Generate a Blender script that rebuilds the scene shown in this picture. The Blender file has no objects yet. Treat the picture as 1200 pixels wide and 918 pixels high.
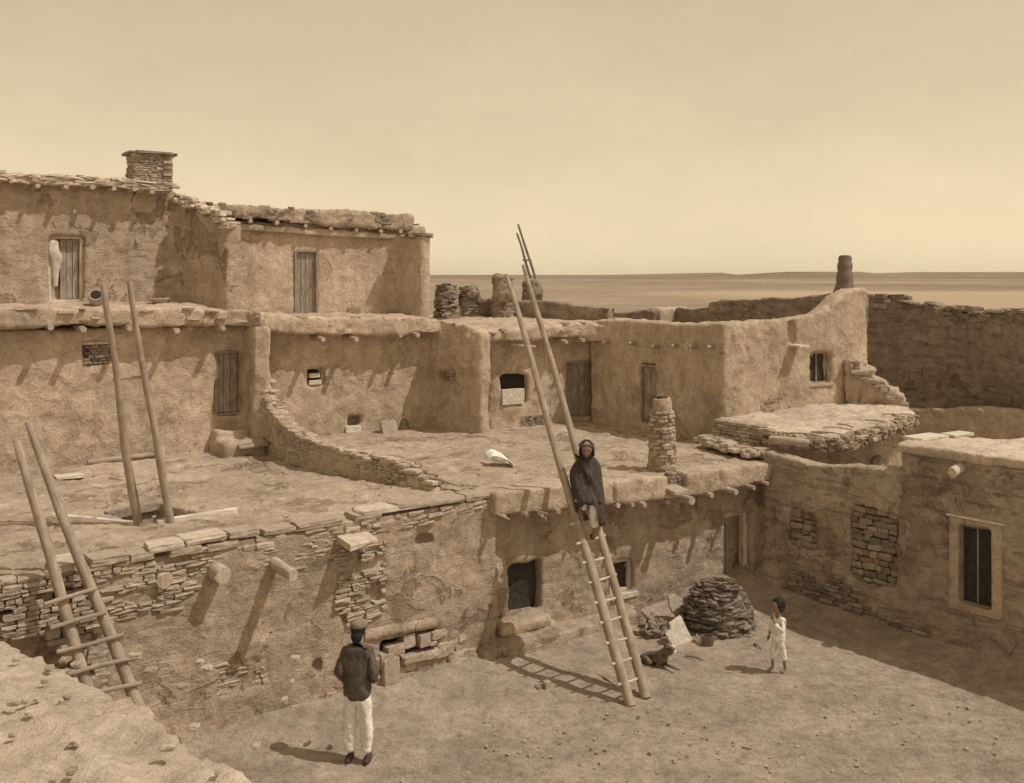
import bpy, bmesh, math, random
from mathutils import Vector, Matrix, noise
random.seed(7)
C = bpy.context.scene
COL = C.collection
F, CX, HY = 1150.0, 600.0, 325.0          # pixels of the 1200x918 photograph
EYE = 6.0
# ---------------------------------------------------------------- camera, sky, sun, exposure
cam = bpy.data.cameras.new('camera'); cam.sensor_width = 36; cam.lens = F/1200*36
cam.shift_y = -(459-HY)/1200; cam.clip_start = .1; cam.clip_end = 30000
co = bpy.data.objects.new('camera', cam); COL.objects.link(co)
co.location = (0, 0, EYE); co.rotation_euler = (math.radians(90), 0, 0)
C.camera = co
SUN = Vector((1.35, -.30, 2.1)).normalized()
elev = math.asin(SUN.z); azim = math.atan2(SUN.x, SUN.y)
w = bpy.data.worlds.new('World'); C.world = w; w.use_nodes = True
wn = w.node_tree.nodes; wl = w.node_tree.links
bg = wn['Background']
sky = wn.new('ShaderNodeTexSky'); sky.sky_type = 'NISHITA'; sky.sun_disc = False
sky.sun_elevation = elev; sky.sun_rotation = azim; sky.altitude = 1900; sky.dust_density = 4.0; sky.air_density = 1.0
bw = wn.new('ShaderNodeRGBToBW'); wl.new(sky.outputs[0], bw.inputs[0])
pw = wn.new('ShaderNodeMath'); pw.operation = 'POWER'; pw.inputs[1].default_value = .42; wl.new(bw.outputs[0], pw.inputs[0])
mx = wn.new('ShaderNodeMix'); mx.data_type = 'RGBA'; mx.blend_type = 'MULTIPLY'; mx.inputs[0].default_value = 1
wl.new(pw.outputs[0], mx.inputs[6]); mx.inputs[7].default_value = (3.85, 3.11, 2.05, 1)
tcw = wn.new('ShaderNodeTexCoord'); mpw = wn.new('ShaderNodeMapping'); mpw.inputs['Scale'].default_value = (1, 1, 2.2); wl.new(tcw.outputs['Generated'], mpw.inputs[0])
nw = wn.new('ShaderNodeTexNoise'); nw.inputs['Scale'].default_value = 3.2; nw.inputs['Detail'].default_value = 9; nw.inputs['Roughness'].default_value = .68; wl.new(mpw.outputs[0], nw.inputs[0])
rw = wn.new('ShaderNodeMapRange'); rw.inputs['From Min'].default_value = .3; rw.inputs['From Max'].default_value = .7; rw.inputs['To Min'].default_value = .94; rw.inputs['To Max'].default_value = 1.06; wl.new(nw.outputs['Fac'], rw.inputs[0])
m2 = wn.new('ShaderNodeMix'); m2.data_type = 'RGBA'; m2.blend_type = 'MULTIPLY'; m2.inputs[0].default_value = 1
wl.new(mx.outputs[2], m2.inputs[6]); wl.new(rw.outputs[0], m2.inputs[7])
wl.new(m2.outputs[2], bg.inputs[0]); bg.inputs[1].default_value = .114
sl = bpy.data.lights.new('sun', 'SUN'); sl.energy = 2.65; sl.angle = math.radians(.53); sl.color = (1, .92, .82)
so = bpy.data.objects.new('sun', sl); COL.objects.link(so)
so.rotation_euler = SUN.to_track_quat('Z', 'Y').to_euler()
C.render.engine = 'CYCLES'; C.cycles.diffuse_bounces = 6; C.cycles.max_bounces = 10
C.view_settings.view_transform = 'Standard'; C.view_settings.look = 'None'
C.view_settings.gamma = 1; C.view_settings.exposure = 0.0

# ---------------------------------------------------------------- materials
def mat(name):
    m = bpy.data.materials.new(name); m.use_nodes = True
    b = m.node_tree.nodes['Principled BSDF']
    b.inputs['Roughness'].default_value = .95
    b.inputs['Specular IOR Level'].default_value = .12
    return m, m.node_tree.nodes, m.node_tree.links, b
def nz(n, l, vec, scale, detail=5, rough=.6, dist=0):
    t = n.new('ShaderNodeTexNoise'); t.inputs['Scale'].default_value = scale
    t.inputs['Detail'].default_value = detail; t.inputs['Roughness'].default_value = rough
    t.inputs['Distortion'].default_value = dist
    if vec is not None: l.new(vec, t.inputs['Vector'])
    return t.outputs['Fac']
def ramp(n, l, fac, stops):
    r = n.new('ShaderNodeValToRGB'); e = r.color_ramp.elements
    while len(e) < len(stops): e.new(.5)
    for q, (p, c) in zip(e, stops):
        if isinstance(c, tuple): c = (min(.9, c[0]*1.24), min(.9, c[1]*1.37), min(.9, c[2]*1.62))
        q.position = p; q.color = (c if isinstance(c, tuple) else (c, c, c)) + (1,)
    l.new(fac, r.inputs[0]); return r.outputs[0]
def mul(n, l, a, b, mode='MULTIPLY', fac=1):
    m = n.new('ShaderNodeMix'); m.data_type = 'RGBA'; m.blend_type = mode
    if isinstance(fac, (int, float)): m.inputs[0].default_value = fac
    else: l.new(fac, m.inputs[0])
    for k, v in ((6, a), (7, b)):
        if isinstance(v, tuple): m.inputs[k].default_value = v + (1,)
        else: l.new(v, m.inputs[k])
    return m.outputs[2]
def mth(n, l, op, a, b=None):
    m = n.new('ShaderNodeMath'); m.operation = op
    for k, v in ((0, a), (1, b)):
        if v is None: continue
        if isinstance(v, (int, float)): m.inputs[k].default_value = v
        else: l.new(v, m.inputs[k])
    return m.outputs[0]
def bump(n, l, b, h, dist, strength=1, prev=None):
    q = n.new('ShaderNodeBump'); q.inputs['Distance'].default_value = dist
    q.inputs['Strength'].default_value = strength; l.new(h, q.inputs['Height'])
    if prev is not None: l.new(prev, q.inputs['Normal'])
    l.new(q.outputs[0], b.inputs['Normal']); return q.outputs[0]
def pos(n, l, scale=None):
    g = n.new('ShaderNodeNewGeometry'); o = g.outputs['Position']
    if scale:
        m = n.new('ShaderNodeMapping'); m.inputs['Scale'].default_value = scale
        l.new(o, m.inputs[0]); o = m.outputs[0]
    return o
def adobe(name, ca, cb, flake=.5, crack=.5, course=0, fine=1.0):
    m, n, l, b = mat(name); P = pos(n, l)
    a1 = nz(n, l, P, .55, 4, .6); a2 = nz(n, l, P, 2.6, 9, .68, .4); a3 = nz(n, l, P, 22, 6, .7); a4 = nz(n, l, P, 85, 4, .7)
    st = nz(n, l, pos(n, l, (3.5, 3.5, .45)), 1.0, 5, .6)
    c = ramp(n, l, a2, [(.30, ca), (.68, cb)])
    c = mul(n, l, c, ramp(n, l, a1, [(.3, .80), (.7, 1.14)]))
    c = mul(n, l, c, ramp(n, l, st, [(.3, .86), (.62, 1.06)]))
    c = mul(n, l, c, ramp(n, l, a3, [(.30, .80), (.5, 1.0), (.72, 1.14)]))
    c = mul(n, l, c, ramp(n, l, a4, [(.30, .78), (.55, 1.0), (.75, 1.12)]))
    vs_ = n.new('ShaderNodeTexVoronoi'); vs_.inputs['Scale'].default_value = 16; vs_.inputs['Randomness'].default_value = 1; l.new(P, vs_.inputs['Vector'])
    spk = ramp(n, l, vs_.outputs['Distance'], [(.10, .45), (.17, 1.0)])
    c = mul(n, l, c, spk, 'MULTIPLY', ramp(n, l, nz(n, l, P, 1.9, 4, .7), [(.46, 0.0), (.60, .8)]))
    wp = nz(n, l, P, 7, 5, .62, .8)
    c = mul(n, l, c, ramp(n, l, wp, [(.34, .84), (.5, 1.0), (.66, 1.10)]))
    # fallen plaster: rough darker patches with a stepped rim
    fl = nz(n, l, P, 1.15, 7, .62, .8)
    fm = ramp(n, l, fl, [(.585, 0.0), (.60, 1.0)])
    c = mul(n, l, c, mul(n, l, c, (.80, .76, .72)), 'MIX', mth(n, l, 'MULTIPLY', fm, flake))
    rim = ramp(n, l, fl, [(.578, 1.0), (.588, .55), (.60, .95)])
    c = mul(n, l, c, rim, 'MULTIPLY', flake)
    # cracks
    wv = n.new('ShaderNodeMix'); wv.data_type = 'VECTOR'; wv.inputs[0].default_value = .12
    nv = n.new('ShaderNodeTexNoise'); nv.inputs['Scale'].default_value = 3; l.new(P, nv.inputs[0])
    l.new(P, wv.inputs[4]); l.new(nv.outputs['Color'], wv.inputs[5])
    vo = n.new('ShaderNodeTexVoronoi'); vo.feature = 'DISTANCE_TO_EDGE'; vo.inputs['Scale'].default_value = 1.7
    l.new(wv.outputs[1], vo.inputs['Vector'])
    ck = ramp(n, l, vo.outputs[0], [(.0, .0), (.007, 1.0)])
    cmk = ramp(n, l, nz(n, l, P, .9, 3), [(.60, 0.0), (.66, 1.0)])
    cc = mth(n, l, 'MULTIPLY', mth(n, l, 'MULTIPLY', mth(n, l, 'SUBTRACT', 1.0, ck), cmk), crack)
    c = mul(n, l, c, (.45, .42, .39), 'MULTIPLY', cc)
    h = mth(n, l, 'ADD', mth(n, l, 'MULTIPLY', a3, .55*fine), mth(n, l, 'MULTIPLY', a4, .22*fine))
    h = mth(n, l, 'SUBTRACT', h, mth(n, l, 'MULTIPLY', fm, .35*flake))
    h = mth(n, l, 'SUBTRACT', h, mth(n, l, 'MULTIPLY', cc, .4))
    h = mth(n, l, 'ADD', h, mth(n, l, 'MULTIPLY', a2, .9))
    h = mth(n, l, 'ADD', h, mth(n, l, 'MULTIPLY', wp, .5))
    if course:
        cn = nz(n, l, pos(n, l, (1.3, 1.3, 7.5)), 1.0, 5, .65, .35)
        cm = ramp(n, l, cn, [(.38, 0.0), (.47, 1.0)])
        h = mth(n, l, 'ADD', h, mth(n, l, 'MULTIPLY', cm, .5*course))
        c = mul(n, l, c, ramp(n, l, cn, [(.36, .72), (.46, 1.0)]), 'MULTIPLY', course)
    bump(n, l, b, h, .055)
    l.new(c, b.inputs['Base Color']); return m
M = {}
M['adobe'] = adobe('adobe_plaster', (.40, .285, .185), (.56, .415, .28))
M['adobe_old'] = adobe('adobe_weathered', (.37, .26, .17), (.54, .40, .275), 1.0, .9, .35, 1.3)
M['adobe_brick'] = adobe('adobe_brickwork', (.36, .265, .178), (.49, .37, .255), .8, .5, .9, 1.2)
M['adobe_dark'] = adobe('dark_shaded_rubble', (.25, .18, .12), (.38, .28, .19), .9, .3, .8, 1.6)  # dark rubble adobe; shade of the rear walls is put into the colour
M['earth_roof'] = adobe('earth_roof', (.50, .37, .25), (.66, .51, .36), .25, .35, 0, 1.2)
M['ground'] = adobe('trodden_earth', (.38, .275, .18), (.56, .42, .29), .35, .0, 0, 1.6)

def stone(name, ca, cb, sc=9):
    m, n, l, b = mat(name); P = pos(n, l)
    g = n.new('ShaderNodeNewGeometry')
    c = ramp(n, l, g.outputs['Random Per Island'], [(.0, ca), (1.0, cb)])
    c = mul(n, l, c, ramp(n, l, nz(n, l, P, sc, 6, .7), [(.3, .72), (.7, 1.2)]))
    c = mul(n, l, c, ramp(n, l, nz(n, l, P, 70, 4, .7), [(.3, .8), (.7, 1.15)]))
    h = mth(n, l, 'ADD', nz(n, l, P, 18, 6, .7), mth(n, l, 'MULTIPLY', nz(n, l, P, 80, 3), .4))
    bump(n, l, b, h, .02); l.new(c, b.inputs['Base Color']); return m
M['stone'] = stone('sandstone', (.30, .222, .15), (.46, .352, .25))
M['stone_light'] = stone('light_sandstone', (.44, .34, .24), (.60, .47, .34))
M['stone_pale'] = stone('pale_sandstone', (.52, .43, .31), (.62, .52, .38))
M['stone_dark'] = stone('dark_stone', (.17, .125, .085), (.33, .25, .17))
M['dung'] = stone('dry_fuel', (.085, .062, .043), (.27, .205, .145), 14)
def wood(name, ca, cb, zs=.12, sc=30):
    m, n, l, b = mat(name); b.inputs['Roughness'].default_value = .85
    tc = n.new('ShaderNodeTexCoord')
    mp = n.new('ShaderNodeMapping'); mp.inputs['Scale'].default_value = (1, 1, zs)
    l.new(tc.outputs['UV'], mp.inputs[0])
    a = nz(n, l, mp.outputs[0], sc, 6, .65); P = pos(n, l); k = nz(n, l, P, 4, 5)
    c = ramp(n, l, a, [(.32, ca), (.62, cb)])
    c = mul(n, l, c, ramp(n, l, k, [(.35, .78), (.65, 1.12)]))
    bump(n, l, b, a, .012); l.new(c, b.inputs['Base Color']); return m
M['pole'] = wood('weathered_pole', (.20, .145, .098), (.40, .30, .21))
M['pole_dark'] = wood('dark_pole', (.16, .115, .08), (.30, .225, .16))
M['plank'] = wood('grey_planks', (.16, .12, .085), (.34, .26, .19))
M['plank_light'] = wood('bleached_planks', (.40, .31, .22), (.62, .50, .37))
M['log'] = wood('log', (.26, .19, .13), (.46, .35, .25), 1, 18)
def plain(name, c, rough=.9, v=.2, sc=12, bd=.01):
    m, n, l, b = mat(name); b.inputs['Roughness'].default_value = rough; P = pos(n, l)
    a = nz(n, l, P, sc, 5)
    q = ramp(n, l, a, [(.3, tuple(x*(1-v) for x in c)), (.7, tuple(x*(1+v) for x in c))])
    bump(n, l, b, nz(n, l, P, sc*4, 4), bd); l.new(q, b.inputs['Base Color']); return m
M['cloth_white'] = plain('white_cotton', (.70, .60, .47))
M['cloth_grey'] = plain('unbleached_cloth', (.46, .38, .29), .95, .25)
M['cloth_dark'] = plain('dark_wool', (.060, .046, .034), .95, .35)
M['jacket'] = plain('dark_jacket_cloth', (.095, .072, .052), .95, .3)
M['cap'] = plain('brown_felt', (.20, .145, .10))
M['hair'] = plain('black_hair', (.025, .02, .016), .6)
M['skin'] = plain('brown_skin', (.23, .145, .095), .6, .1)
M['eye'] = plain('dark_eye', (.02, .015, .012), .4)
M['fur'] = plain('dog_fur', (.13, .095, .065), .9, .5, 9, .02)
M['fur_pale'] = plain('pale_dog_fur', (.62, .52, .40), .9)
M['glass'] = plain('dusty_glass', (.045, .036, .028), .35, .4)
M['void'] = plain('interior_shade', (.035, .027, .02), .95)  # near-black; stands in for shade inside openings, hollows and joints
M['pot'] = plain('fired_clay', (.16, .115, .08), .8)
M['straw'] = plain('brush_thatch', (.36, .27, .18), .95, .4, 30, .02)
M['scrub'] = plain('dry_scrub', (.175, .138, .098), .95, .2, .5)

# ---------------------------------------------------------------- geometry helpers
def W(px, py, d): return Vector(((px-CX)*d/F, d, EYE-(py-HY)*d/F))
def G(px, py, z=0): return W(px, py, (EYE-z)*F/(py-HY))
def V2(a): return Vector((a[0], a[1]))
class Wl:
    def __init__(s, p0, p1):
        s.p = V2(p0); s.q = V2(p1); s.L = (s.q-s.p).length; s.u = (s.q-s.p)/s.L; s.n = Vector((s.u.y, -s.u.x))
    def hit(s, px, py, off=0):
        r = Vector(((px-CX)/F, 1)); o = s.p+s.n*off
        d = o.dot(s.n)/r.dot(s.n); P = r*d
        return (P-o).dot(s.u), EYE-(py-HY)*d/F
    def pt(s, a, z, off=0):
        q = s.p+s.u*a+s.n*off; return Vector((q.x, q.y, z))
    def op(s, x0, y0, x1, y1, off=0):
        a = s.hit(x0, y0, off); b = s.hit(x1, y0, off); c = s.hit(x0, y1, off); d = s.hit(x1, y1, off)
        return (a[0], b[0], (c[1]+d[1])/2, (a[1]+b[1])/2)
class MB:
    def __init__(s, hz=False): s.v = []; s.f = []; s.uv = {}; s.hz = hz
    def add(s, vs, fs, uvs=None):
        o = len(s.v); s.v += [tuple(v) for v in vs]
        for k, f in enumerate(fs):
            s.f.append([i+o for i in f])
            if uvs: s.uv[len(s.f)-1] = uvs[k]
        return s
    def hexa(s, p):   # 8 points: bottom ring 0-3, top ring 4-7
        return s.add(p, [(3, 2, 1, 0), (4, 5, 6, 7), (0, 1, 5, 4), (1, 2, 6, 5), (2, 3, 7, 6), (3, 0, 4, 7)])
    def wbox(s, w, a0, a1, z0, z1, o0, o1):
        return s.hexa([w.pt(a0, z0, o1), w.pt(a1, z0, o1), w.pt(a1, z0, o0), w.pt(a0, z0, o0),
                       w.pt(a0, z1, o1), w.pt(a1, z1, o1), w.pt(a1, z1, o0), w.pt(a0, z1, o0)])
    def prism(s, poly, zb, zt):
        n = len(poly); zb = zb if isinstance(zb, (list, tuple)) else [zb]*n; zt = zt if isinstance(zt, (list, tuple)) else [zt]*n
        vs = [(p[0], p[1], z) for p, z in zip(poly, zb)]+[(p[0], p[1], z) for p, z in zip(poly, zt)]
        fs = [tuple(range(n))[::-1], tuple(range(n, 2*n))]+[(i, (i+1) % n, (i+1) % n+n, i+n) for i in range(n)]
        return s.add(vs, fs)
    def tube(s, pts, rs, sides=10, wob=0.0, cap=True, seed=0):
        pts = [Vector(p) for p in pts]; N = len(pts)
        if not isinstance(rs, (list, tuple)): rs = [rs]*N
        vs = []; fs = []; uv = []
        t0 = (pts[-1]-pts[0]).normalized(); a = Vector((0, 0, 1)) if abs(t0.z) < .9 else Vector((1, 0, 0))
        L = 0; Ls = []
        for i, p in enumerate(pts):
            if i: L += (p-pts[i-1]).length
            Ls.append(L)
            t = (pts[min(i+1, N-1)]-pts[max(i-1, 0)]).normalized()
            x = t.cross(a).normalized(); y = t.cross(x)
            for k in range(sides):
                an = 2*math.pi*k/sides
                r = rs[i]*(1+wob*noise.noise(Vector((math.cos(an)*1.5, math.sin(an)*1.5, L*3+seed*7.3))))
                vs.append(p+x*math.cos(an)*r+y*math.sin(an)*r)
        for i in range(N-1):
            for k in range(sides):
                k2 = (k+1) % sides
                fs.append((i*sides+k, i*sides+k2, (i+1)*sides+k2, (i+1)*sides+k))
                # 3-D "uv": around, along
                uv.append([(k/sides*1.2+seed*.37, Ls[i]*.12), ((k+1)/sides*1.2+seed*.37, Ls[i]*.12), ((k+1)/sides*1.2+seed*.37, Ls[i+1]*.12), (k/sides*1.2+seed*.37, Ls[i+1]*.12)])
        if cap:
            fs.append(tuple(range(sides))[::-1]); uv.append(None)
            fs.append(tuple(range((N-1)*sides, N*sides))); uv.append(None)
        return s.add(vs, fs, uv)
    def rock(s, c, ax, ay, az, rnd=.22, jit=.10, seg=3):
        c = Vector(c); sd = Vector((random.random()*99, random.random()*99, random.random()*99))
        vs = []; idx = {}; fs = []
        def vid(i, j, k):
            key = (i, j, k)
            if key not in idx:
                p = Vector((i/seg*2-1, j/seg*2-1, k/seg*2-1))
                q = p.normalized()*1.25
                p = p.lerp(q, rnd)
                p += Vector((noise.noise(p*1.1+sd), noise.noise(p*1.1+sd*1.3), noise.noise(p*1.1+sd*.7)))*jit*2
                idx[key] = len(vs); vs.append(c+ax*p.x+ay*p.y+az*p.z)
            return idx[key]
        for a in range(seg):
            for b in range(seg):
                fs.append((vid(a, b, 0), vid(a, b+1, 0), vid(a+1, b+1, 0), vid(a+1, b, 0)))
                fs.append((vid(a, b, seg), vid(a+1, b, seg), vid(a+1, b+1, seg), vid(a, b+1, seg)))
                fs.append((vid(0, a, b), vid(0, a, b+1), vid(0, a+1, b+1), vid(0, a+1, b)))
                fs.append((vid(seg, a, b), vid(seg, a+1, b), vid(seg, a+1, b+1), vid(seg, a, b+1)))
                fs.append((vid(a, 0, b), vid(a+1, 0, b), vid(a+1, 0, b+1), vid(a, 0, b+1)))
                fs.append((vid(a, seg, b), vid(a, seg, b+1), vid(a+1, seg, b+1), vid(a+1, seg, b)))
        return s.add(vs, fs)
    def mesh(s, name):
        me = bpy.data.meshes.new(name); me.from_pydata(s.v, [], s.f)
        uvl = me.uv_layers.new(name='UVMap')
        for p in me.polygons:
            u = s.uv.get(p.index)
            for k, li in enumerate(p.loop_indices):
                if u: uvl.data[li].uv = u[k]
                else:
                    v = me.vertices[me.loops[li].vertex_index].co
                    uvl.data[li].uv = (v.z, (v.x+v.y)*.12) if s.hz else ((v.x+v.y)*1.0, v.z*.12)
        me.update(); return me
    def build(s, name, m, parent=None, smooth=False):
        me = s.mesh(name); bm = bmesh.new(); bm.from_mesh(me); bmesh.ops.recalc_face_normals(bm, faces=bm.faces); bm.to_mesh(me); bm.free()
        if smooth:
            me.shade_smooth(); big = [p for p in me.polygons if len(p.vertices) > 5]
            if big:
                ek = set()
                for p in big: p.use_smooth = False; ek.update(p.edge_keys)
                for e in me.edges:
                    if e.key in ek: e.use_edge_sharp = True
        return link(name, me, m, parent)
def link(name, me, m, parent=None):
    o = bpy.data.objects.new(name, me); COL.objects.link(o)
    if m is not None: me.materials.append(m if not isinstance(m, str) else M[m])
    if parent is not None: attach(o, parent)
    return o
def wpos(o):
    p = Vector((0, 0, 0))
    while o is not None: p = p+o.location; o = o.parent
    return p
def attach(o, parent):       # no rotations on parents used here: plain offsets
    o.parent = parent; o.location = o.location-wpos(parent)
def thing(name, label, cat, loc, group=None):
    o = bpy.data.objects.new(name, None); COL.objects.link(o); o.location = loc; o.empty_display_size = .3
    return tag(o, label, cat, group)
def tag(o, label, cat, group=None):
    o['label'] = label; o['category'] = cat
    if group: o['group'] = group
    return o
def wallseg(mb, pts, th, zt, zb):
    for (p, q, t0, t1) in zip(pts[:-1], pts[1:], zt[:-1], zt[1:]):
        p = V2(p); q = V2(q); d = (q-p).normalized(); n = Vector((-d.y, d.x))*th/2; e = d*.04
        mb.prism([p-n-e, q-n+e, q+n+e, p+n-e], zb, [t0, t1, t1, t0])
TH = math.atan2(.555, .832)
def disp(v, n, a):
    return v+n*(a*(.045*noise.noise(v*.8)+.032*noise.noise(v*2.6+Vector((5, 3, 1)))+.019*noise.noise(v*7)+.012*noise.noise(v*17)))
def body(name, mb, cuts, m, parent, vox=.06, amp=1.0, sm=3, ang=None, zclip=None):
    """union of closed solids minus cutter boxes -> voxel remesh -> weathered surface"""
    ang = TH if ang is None else ang
    R = Matrix.Rotation(-ang, 4, 'Z'); RI = Matrix.Rotation(ang, 4, 'Z')
    cobs = []
    for c in cuts:
        me = c.mesh('c'); bm = bmesh.new(); bm.from_mesh(me); bmesh.ops.recalc_face_normals(bm, faces=bm.faces); bm.to_mesh(me); bm.free()
        me.transform(R); ob = bpy.data.objects.new('c', me); COL.objects.link(ob); cobs.append(ob)
    me = mb.mesh('t'); bm = bmesh.new(); bm.from_mesh(me)
    bmesh.ops.recalc_face_normals(bm, faces=bm.faces); bm.to_mesh(me); bm.free(); me.transform(R)
    o = bpy.data.objects.new('t', me); COL.objects.link(o)
    r0 = o.modifiers.new('r', 'REMESH'); r0.mode = 'VOXEL'; r0.voxel_size = vox
    for ob in cobs:
        b = o.modifiers.new('b', 'BOOLEAN'); b.operation = 'DIFFERENCE'; b.object = ob; b.solver = 'FAST'
    if cobs:
        r = o.modifiers.new('r', 'REMESH'); r.mode = 'VOXEL'; r.voxel_size = vox*.93
    s_ = o.modifiers.new('s', 'SMOOTH'); s_.factor = .5; s_.iterations = sm
    dg = bpy.context.evaluated_depsgraph_get(); ev = o.evaluated_get(dg)
    out = bpy.data.meshes.new_from_object(ev); out.transform(RI)
    bpy.data.objects.remove(o)
    for ob in cobs: bpy.data.objects.remove(ob)
    out.update(); ns = [v.normal.copy() for v in out.vertices]
    for v, nn in zip(out.vertices, ns): v.co = disp(v.co, nn, amp)
    out.materials.clear(); out.shade_smooth(); out.name = name
    return link(name, out, m, parent)
def cut(w, o, depth, front=.5):
    return MB().wbox(w, o[0], o[1], o[2], o[3], -depth, front)
def stones(mb, w, a0, a1, z0, z1, hr=(.06, .11), wr=(.12, .32), off=0.0, dep=.10, mask=None, prot=.03):
    U = Vector((w.u.x, w.u.y, 0)); N = Vector((w.n.x, w.n.y, 0)); Z = Vector((0, 0, 1))
    z = z0
    while z < z1-.02:
        h = min(random.uniform(*hr), z1-z+.02); a = a0-random.random()*.1
        while a < a1:
            L = min(random.uniform(*wr), a1-a+.02)
            if L < .04: break
            c = (a+L/2, z+h/2)
            if (mask is None or mask(*c)) and a+L/2 > a0:
                t = random.uniform(-.05, .05)
                mb.rock(w.pt(c[0], c[1], off-dep+random.uniform(0, prot)), (U+Z*t)*(L*.47), N*dep, (Z-U*t)*(h*.46), .26, .12)
            a += L
        z += h
    return mb
def infill(mb, w, o):
    U = Vector((w.u.x, w.u.y, 0)); N = Vector((w.n.x, w.n.y, 0)); Z = Vector((0, 0, 1)); z = o[2]
    while z < o[3]-.03:
        h = min(random.uniform(.075, .125), o[3]-z); a = o[0]
        while a < o[1]-.03:
            L = min(random.uniform(.10, .30), o[1]-a); t = random.uniform(-.12, .12)
            mb.rock(w.pt(a+L/2, z+h/2+random.uniform(-.012, .012), -.085+random.uniform(-.02, .012)), (U+Z*t)*L*.47, N*.065, (Z-U*t)*h*random.uniform(.42, .50), .38, .13)
            a += L
        z += h
def chimney(name, x, y, z0, z1, r0, r1, parent, m='stone', square=False, hr=(.06, .1), core='adobe_old', top=True):
    n = int((z1-z0)/.02); mb = MB()
    q = 4 if square else 12
    z = z0; k = 0
    while z < z1:
        h = random.uniform(*hr); t = (z-z0)/(z1-z0); r = r0*(1-t)+r1*t
        cnt = max(6, int(2*math.pi*r/random.uniform(.16, .24))); ph = random.random()*6
        for i in range(cnt):
            an = ph+2*math.pi*i/cnt; c, s_ = math.cos(an), math.sin(an)
            rr = r
            if square: rr = r/max(abs(math.cos(an-TH)), abs(math.sin(an-TH)))*.92
            T = Vector((-s_, c, 0)); O = Vector((c, s_, 0))
            if square:
                if abs(math.cos(an-TH)) > abs(math.sin(an-TH)): O = Vector((math.cos(TH), math.sin(TH), 0))
                else: O = Vector((-math.sin(TH), math.cos(TH), 0))
                T = Vector((-O.y, O.x, 0))
            mb.rock((x+c*rr-O.x*.06+O.x*random.uniform(-.012, .012), y+s_*rr-O.y*.06, z+h/2), T*(math.pi*r/cnt*1.0), O*.08, Vector((0, 0, h*.50)), .28, .1)
        z += h
    o = mb.build(name, m, parent)
    cb = MB(); cb.tube([(x, y, z0-.05), (x, y, z1-.03)], [r0-.06, r1-.05], 12)
    cb.build('chimney_core', core, o)
    if top:
        t = MB(); t.tube([(x, y, z1-.04), (x, y, z1-.018)], [r1*.55, r1*.55], 12); t.build('flue_shade', 'void', o)  # black disc painted as the shade in the flue
    return o
def viga(w, px, py, out, r, parent, back=.35, m='log', dz=0, name='viga', jit=.0):
    a, z = w.hit(px, py, out)
    p0 = w.pt(a, z+.02, -back); p1 = w.pt(a+random.uniform(-jit, jit), z+dz, out)
    N = 5; pts = [p0.lerp(p1, i/(N-1)) for i in range(N)]
    r = r*random.uniform(.9, 1.1)
    mb = MB().tube(pts, [r]*(N-1)+[r*.93], 9, .25, True, random.random()*9)
    return mb.build(name, m, parent, True)
def door(w, o, parent, rec, frame=.06, planks=4, m='plank', fm='plank', leaf=(0, 1), name='door', label=None, handle=True, lintel=True):
    a0, a1, z0, z1 = o
    f = MB()
    f.wbox(w, a0-.01, a0+frame, z0, z1, -rec-.05, -rec+.07); f.wbox(w, a1-frame, a1+.01, z0, z1, -rec-.05, -rec+.07)
    f.wbox(w, a0+frame, a1-frame, z1-frame, z1+.01, -rec-.05, -rec+.068); f.wbox(w, a0+frame, a1-frame, z0-.01, z0+frame*.6, -rec-.05, -rec+.066)
    bb = MB().wbox(w, a0, a1, z0, z1, -rec-.40, -rec-.36)
    lm = MB(); b0 = a0+frame+.01; b1 = a1-frame-.01; wd = (b1-b0)
    l0 = b0+wd*leaf[0]; l1 = b0+wd*leaf[1]; pw_ = (l1-l0)/planks
    for i in range(planks):
        j = random.uniform(-.006, .006)
        lm.wbox(w, l0+i*pw_+.006, l0+(i+1)*pw_-.006, z0+frame*.6+.01+abs(j), z1-frame-.01, -rec-.035, -rec-.005+j)
    for zz in (.18, .80):
        lm.wbox(w, l0+.01, l1-.01, z0+(z1-z0)*zz, z0+(z1-z0)*zz+.07, -rec-.06, -rec-.037)
    d = lm.build(name, m, parent)
    fo = f.build('frame', fm, d)
    bk = bb.build('opening_shade', 'void', d)  # near-black sheet in place of shade behind the leaf
    if handle:
        h = MB().tube([w.pt(l1-.07, z0+(z1-z0)*.48, -rec-.01), w.pt(l1-.07, z0+(z1-z0)*.48, -rec+.04)], .018, 8); h.build('handle', 'pole_dark', d)
    return d
def window(w, o, parent, rec, frame=.05, bars=(1, 1), m='glass', fm='plank', sill=None, name='window'):
    a0, a1, z0, z1 = o
    p = MB().wbox(w, a0, a1, z0, z1, -rec-.06, -rec-.03)
    wo = p.build(name, m, parent)
    f = MB()
    if frame:
        f.wbox(w, a0, a0+frame, z0, z1, -rec-.02, -rec+.05); f.wbox(w, a1-frame, a1, z0, z1, -rec-.02, -rec+.05)
        f.wbox(w, a0+frame, a1-frame, z1-frame, z1, -rec-.02, -rec+.048); f.wbox(w, a0+frame, a1-frame, z0, z0+frame, -rec-.02, -rec+.048)
        for i in range(bars[0]):
            t = (i+1)/(bars[0]+1); f.wbox(w, a0+(a1-a0)*t-.012, a0+(a1-a0)*t+.012, z0+frame, z1-frame, -rec-.02, -rec+.01)
        for i in range(bars[1]):
            t = (i+1)/(bars[1]+1); f.wbox(w, a0+frame, a1-frame, z0+(z1-z0)*t-.012, z0+(z1-z0)*t+.012, -rec-.018, -rec+.008)
        f.build('frame', fm, wo)
    if sill:
        s = MB().wbox(w, a0-.06, a1+.06, z0-.07, z0-.004, -rec, .06); s.build('sill', sill, wo)
    return wo

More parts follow.
